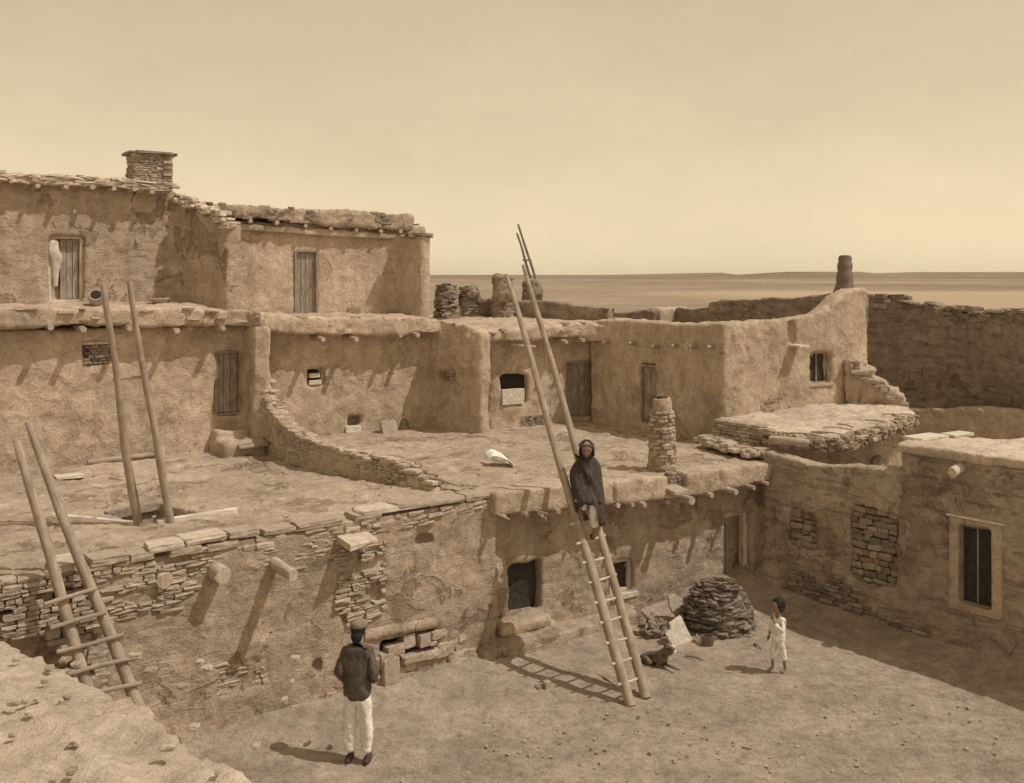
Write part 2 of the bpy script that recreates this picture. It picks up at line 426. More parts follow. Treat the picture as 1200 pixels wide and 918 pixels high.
# ---------------------------------------------------------------- walls in plan
LW = Wl((-9.75, 8.04), (-.20, 15.30))          # weathered lower wall, left
AW = Wl((-.42, 15.42), (4.90, 18.95))          # front house below the terrace
SL = Wl((-12.6, 15.31), (-5.25, 20.35))        # second storey, left
SM = Wl((-5.45, 20.75), (-1.60, 23.35))        # second storey, middle
SB = Wl((-.50, 22.60), (2.10, 24.15))          # second storey, right bay
UW = Wl((-13.4, 16.78), (-7.40, 21.75))        # top storey left
MW = Wl((-6.75, 23.0), (-2.75, 25.35))         # top storey middle
RD = Wl((2.00, 23.75), (4.45, 20.60))          # right house, shaded side
RL = Wl((4.45, 20.60), (8.33, 22.90))          # right house, sunlit side
NW = Wl((4.80, 18.52), (9.80, 12.45))          # near right house
T1 = 2.5
def lerp(a, b, t): return a+(b-a)*t

# ---------------------------------------------------------------- ground, hills
def ground():
    xs = []; ys = []
    def rng(a, b, s): 
        r = []; x = a
        while x < b: r.append(x); x += s
        return r
    xs = [-16000, -6000, -2500, -1000, -400, -160, -70, -35, -20, -12]+rng(-8, 10, .075)+[10.5, 12, 15, 20, 35, 70, 160, 400, 1000, 2500, 6000, 16000]
    ys = [-300, -80, -20, 0, 4, 7]+rng(9, 20, .075)+[20.5, 24, 30, 40, 55, 80, 120, 180, 260, 400, 600, 900, 1400, 2200, 3500, 6000, 12000, 24000]
    vs = []
    for y in ys:
        for x in xs:
            z = 0
            if -8.5 < x < 10.2 and 8.5 < y < 20.2:
                v = Vector((x, y, 0)); z = .05*noise.noise(v*.5)+.022*noise.noise(v*2.3)+.014*noise.noise(v*6)+.012*max(0, noise.noise(v*11)-.1)-.02*max(0, noise.noise(v*4.5+Vector((9, 2, 0)))-.25)
                # earth banked up against the feet of the walls
                dA = -(V2(v)-AW.p).dot(-AW.n); dL = (V2(v)-LW.p).dot(LW.n); dA = (V2(v)-AW.p).dot(AW.n); dN = (V2(v)-NW.p).dot(NW.n)
                aL = (V2(v)-LW.p).dot(LW.u)
                if aL > 4 and dL > -.3: z += .20*math.exp(-max(0, dL)/.55)*min(1, (aL-4)/4)
                aA = (V2(v)-AW.p).dot(AW.u)
                if dN > -.3: z += .14*math.exp(-max(0, dN)/.4)
                if aA > 4.2 and dA > -.4: z += .16*math.exp(-max(0, dA)/.5)
            vs.append((x, y, z))
    nx = len(xs); fs = [(j*nx+i, j*nx+i+1, (j+1)*nx+i+1, (j+1)*nx+i) for j in range(len(ys)-1) for i in range(nx-1)]
    m, n, l, b = mat('plaza_and_plain'); P = pos(n, l)
    near = M['ground']
    # one material: trodden earth nearby, striped scrub plain far off
    a1 = nz(n, l, P, .7, 5); a2 = nz(n, l, P, 4, 8, .7); a3 = nz(n, l, P, 26, 6, .75); a4 = nz(n, l, P, 90, 3, .7)
    c = ramp(n, l, a2, [(.32, (.31, .23, .155)), (.66, (.47, .355, .25))])
    c = mul(n, l, c, ramp(n, l, a1, [(.35, .76), (.65, 1.10)]))
    c = mul(n, l, c, ramp(n, l, nz(n, l, P, 9, 6, .75, .5), [(.34, .72), (.5, 1.0), (.68, 1.12)]))
    c = mul(n, l, c, ramp(n, l, a3, [(.30, .55), (.46, 1.0), (.72, 1.15)]))
    c = mul(n, l, c, ramp(n, l, a4, [(.30, .70), (.5, 1.0)]))
    pf = nz(n, l, pos(n, l, (.0035, .0022, 1)), 1.0, 8, .62, .6)
    pf2 = nz(n, l, pos(n, l, (.03, .06, 1)), 1.0, 6, .8)
    fc = ramp(n, l, pf, [(.38, (.20, .140, .088)), (.5, (.255, .185, .118)), (.62, (.32, .235, .152))])
    fc = mul(n, l, fc, ramp(n, l, pf2, [(.4, .80), (.56, 1.06)]))
    sp = n.new('ShaderNodeSeparateXYZ'); l.new(P, sp.inputs[0])
    sx_ = ramp(n, l, mth(n, l, 'DIVIDE', sp.outputs[0], 200.0), [(.20, 0.0), (.42, 1.0)]); sy_ = ramp(n, l, mth(n, l, 'DIVIDE', sp.outputs[1], 1000.0), [(.12, 0.0), (.16, 1.0), (.36, 1.0), (.46, 0.0)])
    fc = mul(n, l, fc, (.46, .37, .265), 'MIX', mth(n, l, 'MULTIPLY', mth(n, l, 'MULTIPLY', sx_, sy_), .8))
    fac = ramp(n, l, mth(n, l, 'DIVIDE', sp.outputs[1], 100.0), [(.28, 0.0), (.6, 1.0)])
    c = mul(n, l, c, fc, 'MIX', fac)
    h = mth(n, l, 'ADD', mth(n, l, 'MULTIPLY', a3, .7), mth(n, l, 'ADD', a2, mth(n, l, 'MULTIPLY', a4, .3)))
    bump(n, l, b, h, .05); l.new(c, b.inputs['Base Color'])
    me = bpy.data.meshes.new('ground'); me.from_pydata(vs, [], fs); me.shade_smooth()
    o = link('ground', me, m); o['kind'] = 'structure'
    # low mesas on the horizon
    m, n, l, b = mat('mesa_scrub'); P = pos(n, l, (.0012, .0012, .02))
    c = ramp(n, l, nz(n, l, P, 1.0, 8, .65, .5), [(.35, (.175, .122, .078)), (.65, (.25, .182, .118))])
    c = mul(n, l, c, ramp(n, l, nz(n, l, pos(n, l, (.02, .02, .05)), 1.0, 5, .8), [(.4, .82), (.6, 1.06)]))
    l.new(c, b.inputs['Base Color'])
    vs = []; K = 160
    prof = [(0, -2.0), (500, 1.0), (900, 3.0), (1000, 7.5), (1350, 8.6), (1500, 14.5), (1900, 15.8), (3600, 17)]
    for i in range(K+1):
        x = lerp(-6500, 6500, i/K); px = 600+x/4600*1150
        top = 322.0 if px < 860 else 322-4.2*min(1, (px-860)/60) if px < 1010 else 320.6-2.4*min(1, (px-1010)/60)
        if 700 < px < 860: top = 322-3.4*(px-700)/160
        for j, (dy, hz) in enumerate(prof):
            d = 3000+dy; target = EYE+(HY-top)*4700/F
            z = -1+(hz+2)/19*(target+1)+.35*noise.noise(Vector((x*.004, j*2.1, 0)))*(j > 1)
            vs.append((x*d/4600*1.0, d, z))
    q = len(prof); fs = [(i*q+j, (i+1)*q+j, (i+1)*q+j+1, i*q+j+1) for i in range(K) for j in range(q-1)]
    me = bpy.data.meshes.new('hills'); me.from_pydata(vs, [], fs); me.shade_smooth()
    o = link('hills', me, m); o['kind'] = 'structure'
    # gently rolling land between the village and the mesas
    vs = []; K = 240; ds = [260, 330, 420, 520, 640, 780, 950, 1150, 1400, 1700, 2100, 2500, 3100]
    def roll(x, d): return -.8+(1.6+d*.0007)*(.8*noise.noise(Vector((x*.0035, d*.006, 3)))+.5*noise.noise(Vector((x*.011, d*.013, 7))))+.55
    for i in range(K+1):
        for j, d in enumerate(ds):
            x = lerp(-.75, .75, i/K)*d; vs.append((x, d, roll(x, d) if 0 < j < len(ds)-1 else -1.5))
    q = len(ds); fs = [(i*q+j, (i+1)*q+j, (i+1)*q+j+1, i*q+j+1) for i in range(K) for j in range(q-1)]
    me = bpy.data.meshes.new('plain'); me.from_pydata(vs, [], fs); me.shade_smooth()
    o = link('plain', me, bpy.data.materials['plaza_and_plain']); o['kind'] = 'structure'
ground()

# ================================================================ LOWER HOUSE (terrace house)
LH = thing('adobe_house', 'long weathered lower house whose flat roof is the terrace with the square hatch', 'house', (0, 16, 0))
def lower_house():
    ZL = lambda px, py: LW.hit(px, py)[1]
    mb = MB()
    # top profile of the left wall, as blocks following the photographed top line
    prof = [(0, 2.66), (4.5, 2.66), (6.0, 2.66), (7.2, 2.66), (8.4, 2.62), (9.0, 2.56), (12.2, 2.6)]
    back = [(-.9, 19.4), (-9.5, 20.5)]
    poly = [(LW.p.x, LW.p.y), (LW.q.x, LW.q.y), (-.42, 15.42), (4.90, 18.95), (4.75, 19.35), (4.45, 20.9), (2.4, 25), (-1.5, 25), (-6, 22.5), (-13, 17.5), (-14.5, 10.5)]
    mb.prism(poly, -.3, [2.56, 2.56]+[2.50]*9)
    cuts = []
    # front-house openings
    W1 = AW.op(596, 659, 635, 719); W2 = AW.op(718, 657, 744, 696); D1 = AW.op(850, 601, 881, 688)
    cuts += [cut(AW, W1, .30), cut(AW, W2, .24), cut(AW, D1, .34)]
    # hollow above bench where the wall is thin (recess beside the window)
    n1 = AW.op(586, 635, 596, 730)
    # hatch in the terrace
    h = [G(152, 597, T1), G(236, 606, T1), G(186, 620, T1), G(118, 603, T1)]
    hp = [G(124, 600, T1), G(184, 588, T1), G(242, 604, T1), G(184, 616, T1)]
    hc = MB().prism([(p.x, p.y) for p in hp], 1.2, 3.2); cuts.append(hc)
    # niche with broken stones in the left wall, hollow left of the corner, small holes, missing patches
    N1 = LW.op(447, 744, 514, 770); cuts.append(cut(LW, N1, .30))
    aL = LW.hit(124, 700)[0]
    cuts.append(MB().wbox(LW, .3, aL, -.5, LW.hit(110, 672)[1], -.22, .5))
    for (x0, y0, x1, y1, dd) in ((489, 628, 508, 640, .14), (256, 772, 318, 812, .05), (368, 775, 378, 790, .12), (398, 640, 452, 728, .06)):
        cuts.append(cut(LW, LW.op(x0, y0, x1, y1), dd))
    body('wall', mb, cuts, 'adobe_old', LH, .048, 1.15, 2)
    hs = MB()
    # hatch shaft lining and frame boards
    cH = (hp[0]+hp[2])/2
    hb = MB().prism([(p.x, p.y) for p in [lerp(cH, q, 1.15) for q in hp]], 1.15, 1.25).build('hatch_shade_floor', 'void', LH)  # near-black floor; shade of the room below is put into its colour
    for i, (p, q, m_) in enumerate(((hp[0], hp[1], 'plank'), (hp[3], hp[2]+Vector((.40, .14, 0)), 'plank_light'), (hp[0]-Vector((.9, .12, 0)), hp[3], 'plank_light'))):
        dr = (q-p); dr.z = 0; L = dr.length; dr.normalize(); nn = Vector((-dr.y, dr.x, 0))*(.05 if i != 1 else .06); hh = .10 if i != 1 else .15
        hh = (.0, .075, .02)[i]
        bx = MB(True).hexa([p-nn+Vector((0, 0, -.12)), q-nn+Vector((0, 0, -.12)), q+nn+Vector((0, 0, -.12)), p+nn+Vector((0, 0, -.12)),
                        p-nn+Vector((0, 0, hh)), q-nn+Vector((0, 0, hh)), q+nn+Vector((0, 0, hh)), p+nn+Vector((0, 0, hh))])
        bx.build('hatch_frame', m_, LH)
    # exposed masonry along the wall top
    sm = MB()
    def topz(a):
        return 2.60+.04*noise.noise(Vector((a*.8, 0, 0)))
    a_l = LW.hit(108, 700)[0]; a_m = LW.hit(240, 650)[0]; a_e = LW.hit(400, 650)[0]
    def mask(a, z):
        t = (a-a_l)
        low = 2.1 + .12*noise.noise(Vector((a*1.7, 3, 0))) if a < a_e else 2.3+.12*noise.noise(Vector((a*1.5, 8, 0)))
        if a < a_m: low = 1.86+.25*noise.noise(Vector((a*2.2, 1, 0)))
        if a > LW.hit(500, 650)[0]: low = 2.42
        return z > low and z < 2.56
    stones(sm, LW, .4, 11.9, 1.6, 2.56, (.028, .085), (.07, .34), .0, .10, lambda a, z: mask(a, z) and noise.noise(Vector((a*3.1, z*5, 6))) > -.28, .04)
    st = LW.op(396, 640, 450, 730)
    stones(sm, LW, st[0], st[1], st[2], st[3], (.03, .075), (.08, .30), .015, .10, lambda a, z: noise.noise(Vector((a*3, z*3, 4))) > -.15, .05)
    st = LW.op(256, 770, 320, 812)
    stones(sm, LW, st[0], st[1], st[2], st[3], (.03, .08), (.06, .22), -.055, .09, lambda a, z: noise.noise(Vector((a*4, z*4, 9))) > -.1, .03)
    st = LW.op(40, 672, 122, 900)
    stones(sm, LW, .5, aL-.05, .2, st[3]-.05, (.07, .14), (.14, .34), -.15, .12, lambda a, z: noise.noise(Vector((a*1.6, z*1.6, 2))) > -.25, .08)
    # broken jamb at the corner
    for k in range(22):
        z = lerp(.6, 2.4, k/21); sm.rock(LW.pt(aL-.02+random.uniform(-.1, .08)+(.22 if z < 1.3 else 0)*0, z, -.12), Vector((LW.u.x, LW.u.y, 0))*.12, Vector((LW.n.x, LW.n.y, 0))*.10, Vector((0, 0, .05)), .2, .12)
    # rubble apron at the foot on the right part
    for k in range(120):
        a = random.uniform(8.6, 11.6); zz = random.uniform(.08, .75)*(.6+.4*random.random())
        if noise.noise(Vector((a*1.3, zz*2, 5))) < .02: continue
        sm.rock(LW.pt(a, zz, random.uniform(-.06, -.01)), Vector((LW.u.x, LW.u.y, 0))*random.uniform(.05, .14), Vector((LW.n.x, LW.n.y, 0))*.05, Vector((0, 0, random.uniform(.03, .07))), .3, .14)
    sm.build('exposed_stonework', 'stone', LH)
    # cap slabs
    for (x0, x1, yt, lift, dep) in ((62, 103, 664, .03, .5), (104, 150, 655, .05, .36), (151, 181, 645, .02, .3), (174, 219, 636, .10, .34), (196, 236, 642, -.02, .3), (214, 265, 627, .11, .36),
                                    (266, 303, 622, .09, .34), (240, 280, 634, -.03, .3), (306, 345, 619, .06, .3), (346, 402, 617, .05, .3), (414, 448, 607, .04, .36), (423, 468, 599, .10, .4), (462, 504, 594, .11, .34), (500, 543, 589, .10, .3), (544, 576, 583, .08, .34)):
        a0 = LW.hit(x0, yt)[0]; a1 = LW.hit(x1, yt)[0]; 
        zc = 2.58+lift*.75+random.uniform(-.01, .01); U = Vector((LW.u.x, LW.u.y, 0)); N = Vector((LW.n.x, LW.n.y, 0)); 
        s = MB(); t = random.uniform(-.03, .03)
        s.rock(LW.pt((a0+a1)/2, zc, .05-dep/2), (U+Vector((0, 0, t)))*(a1-a0)*.47, (N*.98+U*random.uniform(-.15, .15))*dep*.5, Vector((0, 0, random.uniform(.035, .05))), .10, .07, 4)
        s.build('cap_slab', 'stone_light' if x0 in (62, 174, 214, 423) else 'stone', LH)
    # projecting flat slab
    a, z = LW.hit(424, 634, .2)
    MB().rock(LW.pt(a-.05, z+.03, .02), Vector((LW.u.x, LW.u.y, 0))*.24-Vector((LW.n.x, LW.n.y, 0))*.05, Vector((LW.n.x, LW.n.y, -.12))*.34, Vector((0, 0, .045)), .06, .04, 4).build('drip_slab', 'stone_light', LH)
    # projecting beams
    viga(LW, 262, 677, .28, .105, LH, .3, 'log', .02, 'beam'); viga(LW, 344, 673, .62, .085, LH, .4, 'log', -.02, 'beam')
    viga(LW, 194, 681, .05, .11, LH, .3, 'log', 0, 'beam')
    # lintel log over the niche, and stones inside
    a0, z0 = LW.hit(428, 747); a1, z1 = LW.hit(512, 731)
    pts = [LW.pt(lerp(a0, a1, i/6), lerp(z0, z1, i/6)+.02, -.05) for i in range(7)]
    MB().tube(pts, [.085, .095, .09, .095, .09, .095, .085], 10, .5).build('lintel', 'adobe_old', LH, True)
    MB().wbox(LW, N1[0], N1[1], N1[2], N1[3], -.32, -.28).build('niche_shade_back', 'void', LH)  # back of the niche coloured near-black as its shade
    ns = MB()
    for (x, y, sx, sz, off) in ((463, 762, .14, .07, -.05), (481, 752, .10, .10, -.12), (497, 750, .09, .09, -.05), (484, 770, .2, .05, 0), (505, 766, .12, .05, -.02), (452, 772, .1, .08, -.03)):
        a, z = LW.hit(x, y); ns.rock(LW.pt(a, z, off), Vector((LW.u.x, LW.u.y, 0))*sx, Vector((LW.n.x, LW.n.y, 0))*.1, Vector((0, 0, sz)), .15, .08)
    ns.build('niche_stones', 'stone', LH)
    a, z = LW.hit(456, 790); MB().rock(LW.pt(a, z, .04), Vector((LW.u.x, LW.u.y, 0))*.13, Vector((LW.n.x, LW.n.y, 0))*.06, Vector((0, 0, .24)), .2, .08).build('stone_panel', 'stone', LH)
    # ---- front house parapet band
    E = Wl((-.20, 15.08), (5.12, 18.62))
    top = [(581, 577), (612, 574), (662, 569), (705, 567), (760, 560), (806, 556), (850, 548), (885, 544), (917, 541)]
    bot = [(581, 604), (612, 603), (662, 598), (705, 592), (760, 588), (806, 583), (850, 576), (885, 568), (917, 562)]
    mb = MB(); P = []
    for (a, b) in zip(top, bot):
        s, zt = E.hit(*a); _, zb = E.hit(*b); P.append((s, zt, zb))
    for (s0, t0, b0), (s1, t1, b1) in zip(P[:-1], P[1:]):
        mb.hexa([E.pt(s0-.01, b0, 0), E.pt(s1+.01, b1, 0), E.pt(s1+.01, b1, -.75), E.pt(s0-.01, b0, -.75),
                 E.pt(s0-.01, t0, 0), E.pt(s1+.01, t1, 0), E.pt(s1+.01, max(2.46, t1-.06), -.75), E.pt(s0-.01, max(2.46, t0-.06), -.75)])
    cs = [cut(E, E.op(784, 555, 806, 575), .25), cut(E, E.op(717, 560, 722, 590), .06), cut(E, E.op(842, 546, 847, 566), .05)]
    cs.append(cut(E, E.op(662, 560, 665, 602), .05)); cs.append(cut(E, E.op(757, 550, 759, 592), .04))
    body('parapet', mb, cs, 'adobe', LH, .033, .65, 1)
    # tile slab in the notch, vigas
    a, z = E.hit(795, 575, .12)
    MB().rock(E.pt(a, z, .02), Vector((E.u.x, E.u.y, 0))*.17, Vector((E.n.x, E.n.y, -.15))*.2, Vector((0, 0, .035)), .1, .05).build('drip_slab', 'stone', LH)
    nst = MB(); o = E.op(786, 557, 806, 574); stones(nst, E, o[0], o[1], o[2], o[3], (.05, .07), (.07, .14), -.12, .06); nst.build('notch_stones', 'stone_dark', LH)
    for (x, y, out, r) in ((592, 606, .50, .035), (618, 603, .52, .04), (636, 605, .5, .03), (725, 593, .42, .05), (756, 592, .52, .055), (783, 589, .40, .05), (811, 587, .60, .075),
                           (835, 581, .48, .05), (863, 577, .62, .055), (884, 572, .54, .045), (900, 567, .5, .04), (655, 600, .45, .04), (700, 596, .45, .04), (742, 592, .45, .035)):
        viga(AW, x, y, out, r, LH)
    for (x0, y0, x1, y1) in ((585, 603, 597, 609), (632, 600, 648, 604), (640, 601, 640, 612)):
        a, z = AW.hit(x0, y0, .5); b, z2 = AW.hit(x1, y1, .55)
        MB().tube([AW.pt(a, z, .38), AW.pt((a+b)/2, (z+z2)/2, .5), AW.pt(b, z2, .55)], .016, 7).build('twig_end', 'pole', LH)
    # openings' fillings
    window(AW, W1, LH, .15, 0, m='glass')
    w2 = window(AW, W2, LH, .16, .055, (0, 0), 'glass', 'plank_light', None)
    MB().wbox(AW, W2[0]-.03, W2[1]+.05, W2[2]-.07, W2[2]+.004, -.16, .05).build('sill', 'plank_light', w2)
    b = D1
    door(AW, b, LH, .20, .09, 3, 'plank', 'plank_light', (0, .62))
    # window ledge pier and long bench at the wall foot
    mb = MB()
    o = AW.op(588, 720, 647, 740, .22); mb.wbox(AW, o[0], o[1], W1[2]-.22, W1[2]-.05, -.1, .20)
    a0 = AW.hit(584, 700)[0]; a1 = AW.hit(647, 700)[0]; mb.wbox(AW, a0, a1, -.1, W1[2]-.2, -.2, .10)
    body('window_ledge', mb, [], 'adobe', LH, .045, .9, 3)
    mb = MB(); b0, _ = AW.hit(596, 760, .5); b1, _ = AW.hit(765, 740, .45)
    mb.wbox(AW, -.3, 1.3, -.1, .33, -.2, .46); mb.wbox(AW, 1.2, b1-.1, -.1, .29, -.2, .36); mb.wbox(AW, b1-.3, b1+.75, -.1, .14, -.2, .30)
    o = body('bench', mb, [], 'adobe_old', LH, .05, 1.3, 3)
    ad = MB(); a0 = AW.hit(838, 688)[0]; a1 = AW.hit(886, 688)[0]
    ad.wbox(AW, a0, a1, -.1, D1[2]-.02, -.3, .30)
    ad.wbox(AW, a1-.2, AW.L, -.1, D1[2]-.10, -.3, .25)
    body('doorstep', ad, [], 'adobe', LH, .05, 1, 3)
lower_house()

# ================================================================ SECOND STOREY
SH = thing('adobe_house', 'long house on the terrace with a curved low parapet and two plank doors', 'house', (-3, 21, T1))
def second():
    mb = MB(); z0 = 2.3
    mb.prism([SL.p, SL.q, (-6.3, 22.2), (-13.8, 17.2)], z0, 5.05)
    mb.prism([SM.p-Vector((.5, .33)), SM.q, (-2.2, 24.3), (-7, 21.6)], z0, 4.9)
    mb.prism([SM.q-Vector((.3, .2)), SB.p-Vector((.0, .0)), SB.q, (1.4, 25.0), (-2.2, 24.3)], z0, 4.72)
    D1 = SL.op(253, 412, 283, 486); Wb = SL.op(99, 402, 130, 427); W2 = SM.op(361, 431, 381, 453); W3 = SB.op(588, 439, 619, 474)
    D2 = SB.op(664, 424, 699, 489)
    cuts = [cut(SL, D1, .22), cut(SL, Wb, .16), cut(SM, W2, .22), cut(SB, W3, .28), cut(SB, D2, .25)]
    cuts.append(cut(SM, SM.op(407, 486, 424, 500), .3)); cuts.append(cut(SM, SM.op(497, 434, 507, 438), .1))
    # party wall by the curved parapet
    f0 = W(292, 400, 20.25); f1 = W(309, 400, 19.72)
    def slabwall(pts, thick, zt, zb=z0):
        for (p, q, t0, t1) in zip(pts[:-1], pts[1:], zt[:-1], zt[1:]):
            p = V2(p); q = V2(q); d = (q-p).normalized(); n = Vector((-d.y, d.x))*thick/2; e = d*.05
            mb.prism([p-n-e, q-n+e, q+n+e, p+n-e], zb, [t0, t1, t1, t0])
    slabwall([(-5.75, 20.7), (-5.02, 19.70)], .34, [5.02, 5.02])
    # curved parapet descending to the terrace
    def g(px, py): p = G(px, py, T1); return (p.x, p.y)
    path = [(-5.10, 19.80), (-4.86, 19.42), g(327, 539), g(342, 545), g(357, 549), g(380, 555), g(404, 559), g(430, 563), g(455, 567), g(480, 571), g(505, 575)]
    hh = [1.45, .95, .72, .60, .52, .46, .42, .38, .40, .26, .05]
    off = Vector((.10, .12))
    path = [V2(p)+off for p in path]
    slabwall(path, .26, [T1+h for h in hh])
    # middle party wall
    slabwall([(-1.90, 23.20), (-.62, 22.08)], .34, [4.78, 4.78])
    body('wall', mb, cuts, 'adobe', SH, .055, 1.0)
    # stones on the crest of the parapet
    cr = MB()
    for i in range(len(path)-1):
        p = path[i]; q = path[i+1]; L = (q-p).length; n = max(2, int(L/.12))
        for k in range(n):
            t = (k+random.random()*.5)/n; c = p.lerp(q, t); h = lerp(hh[i], hh[i+1], t)
            d = (q-p).normalized()
            for o_ in (-.08, .08):
                cr.rock((c.x-d.y*o_, c.y+d.x*o_, T1+h+random.uniform(-.05, .02)), Vector((d.x, d.y, 0))*random.uniform(.07, .14), Vector((-d.y, d.x, 0))*random.uniform(.06, .10), Vector((0, 0, random.uniform(.02, .04))), .2, .12)
    # rubble courses low on the shaded side
    for i in range(1, len(path)-1):
        w = Wl(path[i], path[i+1]); 
        w2 = Wl(path[i]+w.n*.14, path[i+1]+w.n*.14)
        stones(cr, w2, 0, w2.L, T1, T1+min(hh[i], hh[i+1])-.04, (.04, .08), (.08, .22), -.01, .05, lambda a, z: random.random() < .75, .03)
    cr.build('crest_stones', 'stone', SH)
    # ---- roof slab with its thick earthen edge
    rb = MB()
    EL = Wl(V2(SL.p)+SL.n*.36, V2(SL.q)+SL.n*.36)
    EM = Wl(V2(SM.p)+SM.n*.42, V2(SM.q)+SM.n*.42)
    pts = [(-12.3, 15.0, 5.46, 5.16)]
    for x, yt, yb in ((90, 361, 383), (140, 361, 383), (190, 361, 384), (250, 362, 384), (292, 362, 384)):
        a, zt = EL.hit(x, yt); _, zb = EL.hit(x, yb); q = EL.pt(a, 0); pts.append((q.x, q.y, zt, zb))
    pts.append((-5.03, 19.62, EYE-(365-HY)*19.62/F, EYE-(388-HY)*19.62/F))
    for x, yt, yb in ((342, 372, 392), (380, 372, 393), (440, 372, 394), (490, 373, 392), (518, 373, 391)):
        a, zt = EM.hit(x, yt); _, zb = EM.hit(x, yb); q = EM.pt(a, 0); pts.append((q.x, q.y, zt, zb))
    pts.append((W(545, 0, 22.15).x, 22.15, EYE-(381-HY)*22.15/F, EYE-(402-HY)*22.15/F))
    EB = Wl(V2(SB.p)+SB.n*.4, V2(SB.q)+SB.n*.4)
    for x, yt, yb in ((575, 388, 401), (600, 386, 402), (640, 382, 399), (670, 379, 396), (698, 377, 395)):
        a, zt = EB.hit(x, yt); _, zb = EB.hit(x, yb); q = EB.pt(a, 0); pts.append((q.x, q.y, zt, zb))
    bk = Vector((-.56, .83))
    for i in range(len(pts)-1):
        p = pts[i]; q = pts[i+1]; dB = 6.5
        zp = 5.46 if p[0] < -5.6 else (5.07 if p[0] < -1.2 else 4.9); zq = 5.46 if q[0] < -5.6 else (5.07 if q[0] < -1.2 else 4.9)
        P0 = (p[0], p[1]); Q0 = (q[0]+.02, q[1]+.02); Q1 = (q[0]+bk.x*dB, q[1]+bk.y*dB); P1 = (p[0]+bk.x*dB, p[1]+bk.y*dB)
        P5 = (p[0]+bk.x*.9, p[1]+bk.y*.9); Q5 = (q[0]+bk.x*.9, q[1]+bk.y*.9)
        rb.prism([P0, Q0, Q5, P5], [p[3], q[3], q[3]-.02, p[3]-.02], [p[2], q[2], q[2]*.5+zq*.5, p[2]*.5+zp*.5])
        rb.prism([P5, Q5, Q1, P1], [p[3], q[3], zq-.35, zp-.35], [p[2]*.5+zp*.5, q[2]*.5+zq*.5, zq, zp])
    # fill towards the back right (behind the right bay)
    rb.prism([(1.6, 23.6), (2.7, 23.2), (3.2, 26.5), (1.0, 29.0), (-5, 29.0), (-5, 26), (-1.0, 24)], 4.45, 4.88)
    body('roof', rb, [], 'adobe', SH, .055, 1.5, 2)
    # broken edge pieces: flat stones and sticks along the eave
    es = MB()
    for i in range(len(pts)-1):
        p = Vector((pts[i][0], pts[i][1], pts[i][2])); q = Vector((pts[i+1][0], pts[i+1][1], pts[i+1][2])); L = (q-p).length
        d = (q-p).normalized(); nn = Vector((d.y, -d.x, 0))
        for k in range(int(L/.10)):
            c = p.lerp(q, random.random()); hgt = pts[i][2]-pts[i][3]
            if random.random() < .3:
                es.rock(c+nn*random.uniform(-.1, -.02)+Vector((0, 0, -random.random()**1.5*hgt*.8)), d*random.uniform(.05, .16), nn*.07, Vector((0, 0, random.uniform(.012, .035))), .15, .12)
    es.build('eave_stones', 'stone', SH)
    for k in range(9):
        a = random.uniform(2.2, 4.6); z = random.uniform(5.28, 5.50)
        MB().tube([EL.pt(a, z, -.15), EL.pt(a+random.uniform(.4, .8), z+random.uniform(-.03, .03), random.uniform(-.05, .1))], random.uniform(.014, .028), 7).build('roof_stick', 'pole', SH)
    # low parapet wall at the back of the right bay roof and its bits
    # vigas
    for (x, y) in ((98, 386), (152, 385), (208, 388), (262, 385), (60, 384)): viga(SL, x, y, .48, .055, SH)
    for (x, y) in ((379, 398), (418, 398), (470, 393), (490, 393)): viga(SM, x, y, .58, .06, SH)
    for (x, y) in ((684, 399), (664, 401)): viga(SB, x, y, .52, .05, SH)
    a, z = SB.hit(600, 403, .3); b, z2 = SB.hit(628, 407, .4)
    MB().tube([SB.pt(a, z, .2), SB.pt((a+b)/2, (z+z2)/2-.02, .3), SB.pt(b, z2, .38)], [.045, .05, .04], 9, .2).build('eave_pole', 'pole', SH, True)
    # doors, windows
    door(SL, D1, SH, .12, .04, 3, 'plank', 'plank')
    door(SB, D2, SH, .14, .05, 4, 'plank', 'plank')
    sb = MB(); stones(sb, SL, Wb[0]+.02, Wb[1]-.02, Wb[2], Wb[3]-.04, (.05, .09), (.08, .2), -.04, .08, None, .05); f = sb.build('blocked_window', 'stone_dark', SH)
    MB().wbox(SL, Wb[0]-.02, Wb[1]+.05, Wb[3]-.03, Wb[3]+.02, -.15, .012).build('lintel', 'log', f)
    w2 = window(SM, W2, SH, .18, .03, (0, 1), 'void', 'plank_light')  # near-black pane carries the shade of the room behind
    for (x0, y0, x1, y1) in ((364, 438, 376, 443), (364, 446, 378, 451)):
        o = SM.op(x0, y0, x1, y1); MB().wbox(SM, *o, -.14, -.06).build('window_block', 'stone_pale', w2)
    w3 = window(SB, W3, SH, .13, 0, (0, 0), 'void', 'plank')  # pane coloured near-black for the unlit room, set close to the face
    o = SB.op(588, 456, 614, 474)
    MB().rock(SB.pt((o[0]+o[1])/2, (o[2]+o[3])/2, -.03), Vector((SB.u.x, SB.u.y, 0))*(o[1]-o[0])*.5, Vector((SB.n.x, SB.n.y, 0))*.06, Vector((0, 0, (o[3]-o[2])*.5)), .08, .03, 4).build('window_slab', 'stone_pale', w3)
    st = MB(); o = SB.op(612, 486, 645, 502); stones(st, SB, *o, (.05, .07), (.06, .12), .0, .05, None, .03)
    FC = Wl((-1.90-.12, 23.20-.13), (-.62-.12, 22.08-.13)); o = FC.op(516, 434, 533, 448); stones(st, FC, *o, (.05, .08), (.06, .14), .03, .05, None, .03)
    st.build('exposed_stonework', 'stone_dark', SH)
    # oven arch and block at the wall foot
    a, z = SM.hit(472, 499, .0)
    arc = [SM.pt(a+.17*math.cos(t), T1+.02+.24*math.sin(t), .06) for t in [math.pi*i/10 for i in range(11)]]
